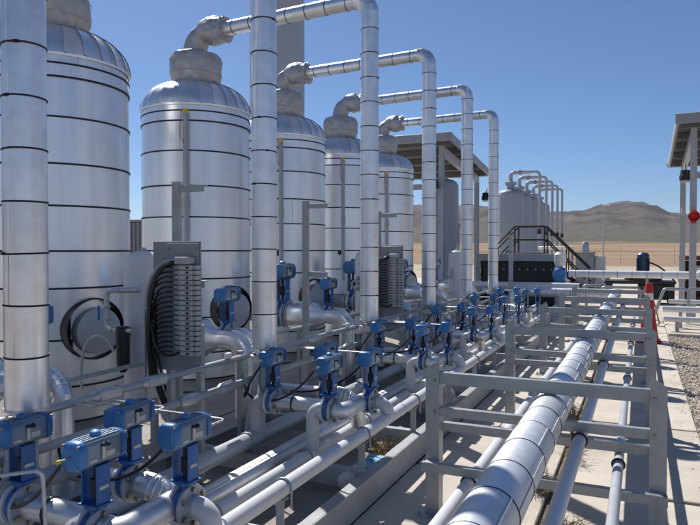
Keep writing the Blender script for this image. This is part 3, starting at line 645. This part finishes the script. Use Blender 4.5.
RP = .108; xp, zp, ye = -.500, .762, 15.4
bp = MB().torus((0, 0, 0), (0, 1, 0), RP, .0028, 36, 6).mesh(); y = -1.0; j = 0
while y < ye - .13:
    y1 = min(y + .335, ye - .12); o = link('cladding_sheet', ringmesh(0, y1 - y + .003, RP - .0008 * (j % 2), 44), 'clad_rack', t, (xp, y, zp)); o.rotation_euler = (R(-90) + random.uniform(-.002, .002), 0, random.uniform(-.002, .002))
    a2 = .4 + random.uniform(-.25, .5); MB().box((xp + (RP + .001) * math.cos(a2), (y + y1) / 2, zp + (RP + .001) * math.sin(a2)), (.004, y1 - y - .01, .012), .001).put('sheet_seam', 'clad_rack', t)
    if y > -.5: link('seam_band', bp, 'band_soft', t, (xp, y, zp)).rotation_euler = (random.uniform(-.02, .02), 0, random.uniform(-.03, .03))
    y = y1; j += 1
MB().tube(fillet([(xp, ye - .13, zp), (xp, ye, zp), (xp - .13, ye, zp)], .12, 6), RP + .002, 24).put('elbow', 'clad_rack', t, ang=12)
MB().cyl((xp - .12, ye, zp), (-2.6, ye, zp), RP, n=28).put('cladding', 'clad_rack', t)
for i in range(6): MB().torus((-.8 - .33 * i, ye, zp), (1, 0, 0), RP, .004, 28, 6).put('seam_band', 'band_soft', t)
MB().tube(fillet([(-2.59, ye, zp), (-2.72, ye, zp), (-2.72, ye, .1)], .12, 6), RP, 24).put('end_elbow', 'clad_rack', t, ang=12)
for y in FY: ubolt(xp, y - .03, zp, RP + .002, 0).put('u_bolt', 'black', t)
def rackpipe(label, x, z, r, m, y0, y1, bolts=True):
    t = thing('rack_pipe', label, 'pipe'); MB().cyl((x, y0, z), (x, y1, z), r, n=24).put('pipe', m, t)
    for y in FY:
        u = ubolt(x, y - .035, z, r, 0.0); 
        for v in range(len(u.v)): pass
        MB().torus((x, y - .04, z), (0, 1, 0), r + .004, .008, 24, 6).put('clamp', 'black', t)
    for i in range(3): MB().cyl((x, 2.2 + 4.4 * i, z), (x, 2.3 + 4.4 * i, z), r + .004, n=24).put('coupling', m, t)
    return t
rackpipe('slim white pipe under the rack beams right of the large silver pipe', -.32, .625, .036, 'paint_white', -1, 15.0)
rackpipe('blue-grey conduit pipe hung low in the rack near the right posts', -.108, .51, .0275, 'paint_grey', -1, 14.4)
rackpipe('white pipe low on the left side of the rack near the paving', -.985, .262, .042, 'paint_white', -1, 15.0)

# ---------------------------------------------------------------- weeds, debris, slim tube frame
def weed(loc, label, n, h, m='weed'):
    q = MB()
    for i in range(n):
        a = random.uniform(0, 6.28); l = h * random.uniform(.5, 1.1); p0 = Vector((random.uniform(-.05, .05), random.uniform(-.12, .12), 0)); d = Vector((math.cos(a), math.sin(a), 0)) * random.uniform(.2, 1.0)
        p1 = p0 + (d * .5 + Vector((0, 0, .6))) * l * .6; p2 = p1 + (d + Vector((0, 0, random.uniform(-.2, .5)))) * l * .5
        q.tube([p0, p1, p2], [.003, .0022, .001], 4)
        for j in range(3): s = p1.lerp(p2, random.random()); q.tube([s, s + Vector((random.uniform(-1, 1), random.uniform(-1, 1), random.uniform(-.2, .8))) * .06], [.0018, .0008], 3)
    o = q.put('dry_weed', m); o.location = loc; tag(o, label, 'weed', 'dry weeds in the paving joints')
weed((-.63, 4.75, 0), 'dry tan weed tangle under the large silver pipe near the front', 60, .22)
weed((-.40, 4.0, 0), 'dry weed tangle below the slim white pipe at the bottom edge', 60, .26)
weed((-.63, 7.0, 0), 'dry weed tuft under the large silver pipe by the second rack frame', 50, .22)
weed((-1.68, 5.9, 0), 'wispy dry weed beside the skid beam behind the near rack post', 18, .2)
weed((-2.0, 5.0, 0), 'dry weed clump growing inside the skid under the header pipes', 70, .28)
weed((-.50, 5.55, 0), 'dry weed scrap between the large pipe and slim white pipe', 40, .2)
weed((-1.22, 3.55, 0), 'small green-grey sprout at the foot of the near rack post', 26, .09, 'leaf')
def crumple(name, loc, label, m, sc, seed):
    q = MB(); n, k = 14, 8; rings = []
    for j in range(k + 1):
        th = math.pi * (j + .15) / (k + .3); rings.append([tuple(Vector((math.sin(th) * math.cos(a) * sc[0], math.sin(th) * math.sin(a) * sc[1], math.cos(th) * sc[2])) * (1 + .55 * noise.noise(Vector((math.cos(a) * 1.7 + seed, math.sin(a) * 1.7, th * 1.6)))) ) for a in [i * math.tau / n for i in range(n)]])
    q.loft(rings); o = q.put(name, m, ang=15); o.location = loc; return tag(o, label, 'litter')
crumple('crumpled_sheet', (-1.82, 4.35, .13), 'crumpled pale blue sheet lying against the skid beam', 'debris_blue', (.13, .20, .06), 2)
crumple('crumpled_sheet', (-1.86, 4.12, .12), 'crumpled white rag with green marks beside the pale blue sheet', 'debris', (.10, .14, .07), 9)
crumple('rubble_chunk', (-1.85, 6.3, .14), 'pale rubble chunk lying in the skid behind the near rack post', 'stone', (.16, .2, .12), 5)
crumple('rubble_chunk', (-1.98, 6.75, .13), 'white rubble chunk beside the tan one inside the skid', 'debris', (.13, .16, .12), 7)
t = thing('tubing_bend', 'thin bare steel tubing bent downward at the lower left corner', 'tubing')
MB().tube(fillet([(-2.42, 1.2, .93), (-2.02, 1.66, .93), (-2.00, 1.68, .2)], .03, 5), .0075, 8).put('tube', 'galv_light', t)

for k in range(6):
    y = YB[k] + .32; random.seed(50 + k); j = lambda s: random.uniform(-s, s)
    t = thing('instrument_tubing', 'thin steel tubing looping between conduit and valves, ' + PL[k], 'tubing', (0, 0, 0), group='small bore tubing')
    for q, (xv, yv) in enumerate(((-2.34, YB[k] + .08), (-1.90, YB[k] - .03))):
        zz = ZV + .40 * VS; yy = yv + .27 + .05 * q + j(.02)
        MB().tube(fillet([(-2.97, yy, .865), (-2.80, yy, .865), (-2.72, yy, zz), (xv, yy, zz), (xv, yv + .125, zz)], .035, 4), .006, 7).put('tube', 'galv_light', t)
        MB().tube([(xv, yv + .12, zz), (xv, yv + .16, zz)], .012, 6).put('fitting', 'brass', t)
    t = thing('drain_valve', 'small needle valve standing on the thick grey header, ' + PL[k], 'valve', (HD, YA[k] + .85 + j(.1), .345), group='header drain valves')
    MB().lathe([(.016, 0), (.016, .05), (.026, .055), (.026, .10), (.014, .105), (.014, .14)], n=12).put('body', 'galv_light', t); MB().tube([(0, 0, .078), (.09, 0, .078)], .014, 8).put('outlet', 'galv_light', t); MB().box((0, .03, .145), (.012, .10, .010), .003).put('lever', 'blue' if k % 2 else 'red', t)
# ---------------------------------------------------------------- shelters
def shelter(label, x0, x1, colx, lampx, grp):
    t = thing('shelter', label, 'shelter', (0, 0, 0), group=grp); y0, y1, z0, z1 = 17.0, 22.0, 4.92, 4.45
    q = MB(); th = .16
    q.add([(x0, y0, z0), (x1, y0, z0), (x1, y1, z1), (x0, y1, z1), (x0, y0, z0 - .03), (x1, y0, z0 - .03), (x1, y1, z1 - .03), (x0, y1, z1 - .03)], [(0, 1, 2, 3), (7, 6, 5, 4), (0, 4, 5, 1), (1, 5, 6, 2), (2, 6, 7, 3), (3, 7, 4, 0)])
    r = q.put('roof', 'roof_under', t)
    q = MB(); nr = int((x1 - x0) / .3); sl = (z1 - z0) / (y1 - y0)
    for i in range(nr + 1):
        x = x0 + .05 + (x1 - x0 - .1) * i / nr; q.add([(x + a, y, z0 + sl * (y - y0) + b) for y in (y0, y1) for (a, b) in ((-.04, .002), (-.02, .035), (.02, .035), (.04, .002))], [(0, 1, 5, 4), (1, 2, 6, 5), (2, 3, 7, 6), (0, 3, 2, 1), (4, 5, 6, 7)])
    q.put('roof_ribs', 'roof', r)
    def slope_box(x, w, ya, yb, dz, h, name, m):
        return MB().add([(x + sx * w / 2, y, z0 + sl * (y - y0) + dz + sz * h / 2) for y in (ya, yb) for (sx, sz) in ((-1, -1), (1, -1), (1, 1), (-1, 1))], [(0, 1, 2, 3), (7, 6, 5, 4), (0, 4, 5, 1), (1, 5, 6, 2), (2, 6, 7, 3), (3, 7, 4, 0)]).put(name, m, t)
    MB().box(((x0 + x1) / 2, y0 - .03, z0 - .06), (x1 - x0 + .16, .05, .24), .01).put('fascia', 'roof', t)
    MB().box(((x0 + x1) / 2, y1 + .04, z1 - .07), (x1 - x0 + .16, .12, .16), .03).put('gutter', 'roof', t)
    for x in (x0 - .03, x1 + .03): slope_box(x, .05, y0 - .003, y1 - .025, -.05, .22, 'barge_board', 'roof')
    for i in range(5):
        y = y0 + .35 + (y1 - y0 - .7) * i / 4; MB().box(((x0 + x1) / 2, y, z0 + sl * (y - y0) - .12), (x1 - x0 - .1, .07, .17), .004).put('purlin', 'roof_under', t)
    for x in colx:
        slope_box(x, .12, y0 + .3, y1 - .3, -.33, .24, 'rafter', 'paint_grey')
        for y in (y0 + .4, y1 - .4):
            zt = z0 + sl * (y - y0) - .45; m = MB().box((x, y, zt / 2), (.012, .14, zt), .002)
            for s in (-1, 1): m.box((x, y + s * .07, zt / 2), (.145, .012, zt), .002)
            m.put('column', 'paint_grey', t); MB().box((x, y, .07), (.3, .3, .03), .004).put('base_plate', 'paint_grey', t)
    MB().box(((colx[0] + colx[-1]) / 2, y0 + .4, 3.55), (abs(colx[-1] - colx[0]) - .02, .10, .16), .003).put('tie_beam', 'paint_grey', t)
    for (lx, ly) in lampx:
        l = MB().lathe([(.05, 3.72), (.11, 3.70), (.12, 3.60), (.14, 3.56), (.13, 3.46), (.08, 3.42)], o=(lx, ly, 0), n=18).put('flood_lamp', 'black', t); MB().tube([(lx, ly, 3.7), (lx, ly + .22, 3.85)], .025, 8).put('lamp_arm', 'dark', l)
        MB().lathe([(.12, 3.455), (.09, 3.41)], o=(lx, ly, 0), n=18).put('lamp_glass', 'plate', l)
    return t
shelter('open steel shelter with sloping roof behind the fourth and fifth risers', -10.2, -4.8, (-5.12, -9.7), ((-5.25, 17.1), (-4.85, 21.75)), 'open steel shelters')
rs = shelter('open steel shelter with sloping roof at the right edge of the picture', .80, 6.6, (1.14, 6.2), ((.98, 17.65),), 'open steel shelters')
m = MB()
t = thing('fire_alarm', 'small red alarm horn mounted on the right shelter column', 'alarm', (1.14, 17.25, 2.55))
MB().lathe([(.05, -.02), (.09, -.06), (.13, -.18), (.12, -.19), (.06, -.1)], ax='y', n=20).put('horn', 'red', t); MB().box((0, 0, 0), (.12, .06, .32), .01).put('back_box', 'red', t); MB().cyl((-.22, -.02, .05), (-.22, -.02, .22), .05, n=14).tube([(-.22, -.02, .06), (0, -.02, 0)], .02, 8).put('strobe', 'plate', t)

# ---------------------------------------------------------------- grey tanks
def greytank(label, loc, r, h, topz, grp, cap=True, name='grey_tank'):
    t = thing(name, label, 'tank', loc, group=grp); hd = .34 * r / .66
    MB().lathe([(r, .35), (r, h), (r * .985, h + hd * .28), (r * .90, h + hd * .58), (r * .7, h + hd * .83), (r * .4, h + hd * .96), (0.001, h + hd)], n=44).put('shell', 'tank_grey', t)
    MB().lathe([(r * .9, .0), (r * .9, .36)], n=36, cap0=False, cap1=False).put('skirt', 'tank_grey', t)
    MB().torus((0, 0, h), (0, 0, 1), r, .006, 44, 6).put('weld', 'tank_grey', t)
    if cap:
        c = MB().lathe([(.20, h + hd - .04), (.20, h + hd + .22), (.30, h + hd + .22), (.30, h + hd + .36), (.20, h + hd + .37), (.10, h + hd + .42)], n=24).put('nozzle', 'tank_grey', t)
        z = h + hd + .85; p = fillet([(0, 0, h + hd + .38), (0, 0, z), (1.45, 0, z), (1.45, 0, .5)], .2, 7)
        MB().tube(p, [.105] * 9 + [.07] * (len(p) - 9), 14).put('overhead_pipe', 'paint_grey', t)
        vv = MB().lathe([(.06, -.14), (.10, -.12), (.10, .12), (.06, .14)], o=(1.45, 0, 2.7), n=12).put('drop_valve', 'black', t); MB().box((1.45, -.16, 2.72), (.10, .22, .08), .01).put('valve_handle', 'black', vv)
        MB().lathe([(.13, .42), (.13, .47)], o=(0, 0, z), ax='x', n=16).lathe([(.13, .50), (.13, .55)], o=(0, 0, z), ax='x', n=16).put('flange', 'tank_grey', t)
    return t
for k in range(5): greytank('bare grey painted tank with curved overhead pipe in the far row, %s in the row' % VE[k], (-6.15, 33.4 + 2.55 * k, 0), .66, 4.55, 5, 'grey tanks in the far row')
gt = greytank('single grey tank with white dome standing under the left shelter', (-5.80, 19.6, 0), .56, 3.72, 4, None, False)
for (x, z) in ((.02, 4.02), (.15, 3.98), (.22, 3.95)): MB().cyl((x, -.1, z - .08), (x, -.1, z + .1), .025, n=10).put('top_fitting', 'galv', gt)
MB().cyl((.30, -.42, 1.4), (.30, -.42, 3.4), .02, n=8).box((.30, -.43, 3.3), (.06, .05, .5), .01).put('level_gauge', 'galv_light', gt)
t = thing('column_vessel', 'very tall plain grey column rising behind the third vessel', 'column', (-7.3, 12.1, 0))
MB().lathe([(.6, 0), (.6, 7.15), (.58, 7.28), (.45, 7.38), (.0, 7.42)], n=44).put('shell', 'column_grey', t)
for z in (2, 4, 6): MB().torus((0, 0, z), (0, 0, 1), .6, .006, 44, 6).put('weld', 'column_grey', t)
t = thing('site_building', 'distant grey corrugated building glimpsed between the two near vessels', 'building', (-22.5, 24, 0))
MB().box((0, 0, 1.5), (7, 4, 3.0), .02).put('wall', 'panel_grey', t)
rb = MB().box((0, 0, 1.5), (.10, .05, 2.98), .01).mesh()
for i in range(30): link('rib', rb, 'panel_grey', t, (-3.4 + .235 * i, -2.03, 0))
MB().box((0, 0, 3.06), (7.3, 4.3, .10), .02).put('roof', 'roof', t)

# ---------------------------------------------------------------- cooler box, crossover stair, equipment behind
t = thing('cooler_skid', 'grey framed equipment box with black front panels in the background', 'equipment', (0, 0, 0))
x0, x1, y0, y1 = -4.66, -2.28, 19.9, 23.0
MB().box(((x0 + x1) / 2, y0 + .9, 1.05), (x1 - x0 - .1, 1.6, .72), .01).put('core', 'black', t)
MB().box(((x0 + x1) / 2, y0, 1.52), (x1 - x0 + .1, .1, .22), .006).put('top_beam', 'skid_grey', t)
MB().box(((x0 + x1) / 2, y0 + 1.0, 1.60), (x1 - x0, 1.9, .05), .006).put('deck', 'skid_grey', t)
for x in (x0, x1): MB().box((x, y0, .70), (.12, .1, 1.40), .006).put('post', 'skid_grey', t)
for i in range(9): MB().tube([(x0 + .3 + .24 * i, y0 + .10, 1.15), (x0 + .3 + .24 * i, y0 + .085, 1.15)], .025, 8).put('bolt', 'plate', t)
for z in (.70, .52): MB().cyl((x0 + .1, y0 + .02, z), (x1 + .3, y0 + .02, z), .055, n=12).put('pipe', 'paint_white', t)
MB().box(((x0 + x1) / 2, y0 + .8, .35), (x1 - x0, 1.4, .5), .01).put('base', 'dark', t)
t = thing('crossover_stair', 'black steel crossover stair with handrails behind the cooler box', 'stair', (0, 0, 0))
sx0, sx1, sy, pz = -4.15, -3.12, 23.4, 1.62
MB().box(((sx0 + sx1) / 2, sy + .4, pz), (sx1 - sx0, .8, .06), .004).put('platform', 'black', t)
for y in (sy, sy + .8):
    for (dz, nm) in ((.98, 'handrail'), (.50, 'mid_rail')):
        MB().tube([(sx0 - 1.45, y, pz + dz - 1.5), (sx0, y, pz + dz), (sx1, y, pz + dz), (sx1 + 1.5, y, pz + dz - 1.5)], .028, 8).put(nm, 'black', t)
    for x in (sx0, sx1): MB().cyl((x, y, .1), (x, y, pz + .98), .026, n=8).put('rail_post', 'black', t)
    for (xa, xb) in ((sx0, sx0 - 1.5), (sx1, sx1 + 1.5)): MB().tube([(xa, y, pz), (xb, y, .10)], .05, 6).put('stringer', 'black', t); MB().cyl(((xa + xb) / 2, y, pz / 2), ((xa + xb) / 2, y, pz / 2 + .98), .024, n=8).put('rail_post', 'black', t)
for s, xa in ((-1, sx0), (1, sx1)):
    for i in range(7): MB().box((xa + s * (.18 + .19 * i), sy + .4, pz - .2 * (i + 1) + .0), (.22, .76, .03), .003).put('tread', 'black', t)
t = thing('equipment_box', 'grey metal cabinet with pale tank behind the stair foot', 'cabinet', (-2.2, 29.5, 0))
MB().box((0, 0, .8), (.75, .8, 1.6), .02).put('cabinet', 'panel_grey', t); MB().box((.62, .1, .75), (.4, .7, 1.5), .03).put('side_box', 'galv_light', t); MB().box((-.0, 0, 1.63), (.85, .9, .05), .01).put('lid', 'panel_grey', t)
MB().lathe([(.16, 1.66), (.16, 2.0), (.1, 2.1), (.0, 2.12)], n=18).put('vent', 'galv_light', t)
t = thing('work_bench', 'low white-topped bench beside the stair in the background', 'bench', (-3.4, 29.5, 0))
MB().box((0, 0, 1.85), (1.5, .8, .14), .04).put('top', 'white', t)
for x in (-.65, .65): MB().box((x, 0, .9), (.08, .6, 1.78), .01).put('leg', 'galv_light', t)
t = thing('light_pole', 'slender white light pole standing in front of the distant hill', 'lamp post', (-3.1, 62, 0))
MB().cyl((0, 0, 0), (0, 0, 5.8), .075, .05, n=12).put('pole', 'galv_light', t); l = MB().box((.22, 0, 5.82), (.55, .22, .12), .03).put('lamp_head', 'white', t); MB().box((0, 0, .1), (.3, .3, .2), .02).put('base', 'concrete', t)
t = thing('pump_unit', 'dark pump skid with an upright blue motor on top', 'pump', (.02, 22.6, 0))
MB().box((-.05, 0, .72), (2.05, 1.0, .10), .01).put('deck', 'black', t)
for x in (-.95, .85): MB().box((x, -.2, .38), (.20, .5, .62), .02).put('leg', 'black', t)
MB().box((.35, 0, .42), (.9, .6, .5), .03).put('base', 'black', t)
MB().lathe([(.55, .77), (.55, .88), (.45, .95), (.2, .98)], o=(.05, 0, 0), n=28).put('pump_head', 'dark', t)
mo = MB().lathe([(.19, .97), (.19, 1.04), (.165, 1.06), (.17, 1.50), (.185, 1.52), (.18, 1.60), (.12, 1.66), (.0, 1.67)], o=(.05, 0, 0), n=28).put('motor', 'motor_blue', t)
for i in range(20):
    a = i * math.tau / 20; MB().box((.05 + .18 * math.cos(a), .18 * math.sin(a), 1.28), (.03, .008, .42), 0, a).put('fin', 'motor_blue', mo)
MB().tube(bez([(.2, -.1, 1.35), (.5, -.2, 1.3), (.8, -.2, 1.0), (1.0, -.2, .7)], 12), .025, 8).put('cable', 'rubber', t)
for x in (-1.05, 1.15): MB().lathe([(.0, .72), (.10, .76), (.13, .86), (.10, .96), (.0, 1.0)], o=(x, -.2, 0), n=16).put('float', 'white', t)
t = thing('rusty_crate', 'rusty brown open steel crate behind the right shelter columns', 'crate', (1.75, 22.8, 0))
for (x, z, w, h) in ((-.55, .8, .14, 1.5), (.55, .8, .14, 1.5), (0, 1.5, 1.24, .14), (0, .2, 1.24, .2)): MB().box((x, 0, z), (w, .8, h), .01).put('bar', 'rust', t)
MB().box((0, .3, .8), (1.0, .05, 1.2), .01).put('back_panel', 'rust', t); MB().cyl((-.3, -.3, 1.15), (.4, -.3, 1.15), .12, n=14).put('drum', 'white', t)
def xpipe(label, y, z, r, x0, x1, m, drops=(), bands=0, nm='cross_pipe'):
    t = thing(nm, label, 'pipe'); MB().cyl((x0, y, z), (x1, y, z), r, n=20).put('pipe', m, t)
    for x in drops: MB().box((x, y, (z - r) / 2), (.07, .07, z - r), .004).put('support', 'galv', t)
    if bands:
        for i in range(bands): MB().torus((x0 + (x1 - x0) * (i + .5) / bands, y, z), (1, 0, 0), r, .006, 20, 5).put('band', 'band', t)
    return t
xp1 = xpipe('white insulated pipe crossing in front of the pump unit', 17.9, 1.12, .095, -1.75, 1.35, 'white', (-1.3, .15, 1.2), 9)
MB().lathe([(.13, 1.30), (.13, 1.36)], o=(0, 17.9, 1.12), ax='x', n=20).put('flange', 'white', xp1)
xpipe('white pipe running behind the far valves towards the rack end', 16.3, .86, .085, -4.3, -1.35, 'paint_white', (-4, -2.6, -1.5), 0)
xpipe('upper pale pipe of the low pair right of the cone', 15.6, .45, .07, .45, 6.5, 'paint_white', (.8, 2.4, 4), 0)
xpipe('lower pale pipe of the low pair right of the cone', 14.9, .30, .06, .45, 6.5, 'paint_white', (.7, 2.2, 4), 0)
xpipe('slim pale pipe low behind the pair right of the cone', 16.6, .55, .05, .6, 6.5, 'paint_white', (1, 3), 0)
for i, (y, xa, xb) in enumerate(((17.2, -1.55, -.85), (16.6, -.85, .0), (16.4, .25, 1.0))):
    t = thing('pipe_loop', ('small grey pipe loop left of the pump', 'small grey pipe loop in front of the pump', 'slanted grey pipe rail rising right of the cone')[i], 'pipe', (0, y, 0))
    MB().tube(fillet([(xa, 0, .1), (xa + (.25 if i != 1 else 0), 0, .85), (xb, 0, .85), (xb, 0, .1)], .08, 5), .035, 10).put('pipe', 'galv', t)
    if i == 2: MB().tube([(xb, 0, .85), (2.6, 0.2, .9)], .035, 10).put('rail', 'galv', t)
t = thing('control_valve', 'blue round faced control valve with white top below the stair rail', 'valve', (-2.06, 18.6, 0))
MB().lathe([(.0, -.17), (.17, -.15), (.19, -.05), (.19, .05), (.1, .1)], o=(0, 0, 1.05), ax='y', n=24).put('actuator', 'blue_light', t); MB().box((0, .12, .95), (.30, .28, .6), .02).put('yoke', 'blue', t); MB().lathe([(.12, 1.3), (.16, 1.4), (.16, 1.62), (.08, 1.7)], o=(0, .1, 0), n=18).put('bonnet', 'white', t); MB().cyl((0, .1, .05), (0, .1, .7), .09, n=14).put('body', 'paint_grey', t)
t = thing('vent_stack', 'thin white pipe stand with orange cap before the cooler box', 'pipe', (-2.95, 16.1, 0))
MB().cyl((0, 0, .05), (0, 0, 2.05), .055, n=14).put('pipe', 'paint_grey', t); MB().lathe([(.05, 2.05), (.06, 2.07), (.06, 2.14), (.03, 2.18)], n=14).put('cap', 'brass', t); MB().torus((0, 0, 1.7), (0, 0, 1), .06, .015, 16, 6).torus((0, 0, 1.0), (0, 0, 1), .06, .015, 16, 6).put('clamp', 'galv', t)

# ---------------------------------------------------------------- safety cones at the end of the rack
def cone(label, loc, s=1, rz=0):
    t = thing('traffic_cone', label, 'cone', loc, rz, None, s)
    MB().box((0, 0, .025), (.42, .42, .05), .015).put('base', 'red', t)
    MB().lathe([(.175, .05), (.105, .55), (.08, .80)], n=28, cap1=False).put('lower_cone', 'red', t)
    MB().lathe([(.0805, .80), (.072, .93)], n=28, cap0=False, cap1=False).put('white_band', 'white', t)
    MB().lathe([(.0725, .93), (.062, 1.10), (.055, 1.12), (.03, 1.12)], n=28).put('tip', 'red', t)
cone('tall red safety cone with white band behind the last rack post', (.15, 13.35, .0), 1.0)
# far fence posts
for i, (x, y) in enumerate(((-9, 92), (-2.5, 93), (4, 94), (10.5, 95), (17, 96))):
    t = thing('fence_post', 'thin pale fence post out on the tan field, %s from the left' % VE[i], 'post', (x, y, -.06), group='fence posts on the field')
    MB().cyl((0, 0, 0), (0, 0, 2.4), .05, n=8).put('post', 'white', t); MB().lathe([(.06, 2.4), (.05, 2.45), (0.0, 2.47)], n=8).put('cap', 'white', t)
for o in [p for p in (vp_near, vp_stem, vp_far) if p.name not in used]:
    for c in list(o.children_recursive): bpy.data.objects.remove(c)
    bpy.data.objects.remove(o)

# ---------------------------------------------------------------- thin desert haze
hz = MB().box((0, 0, 118), (9300, 9300, 244)).put('haze', None); hz['kind'] = 'stuff'; hz['label'] = 'thin dry haze in the air over the plain'; hz['category'] = 'haze'
hm = bpy.data.materials.new('haze'); hm.use_nodes = True; N = hm.node_tree.nodes; N.remove(N['Principled BSDF'])
pv = N.new('ShaderNodeVolumePrincipled'); pv.inputs['Color'].default_value = (0.80, 0.88, 1.0, 1); pv.inputs['Density'].default_value = 0.00005; pv.inputs['Anisotropy'].default_value = 0.2
hm.node_tree.links.new(pv.outputs[0], N['Material Output'].inputs['Volume']); hz.data.materials.append(hm)
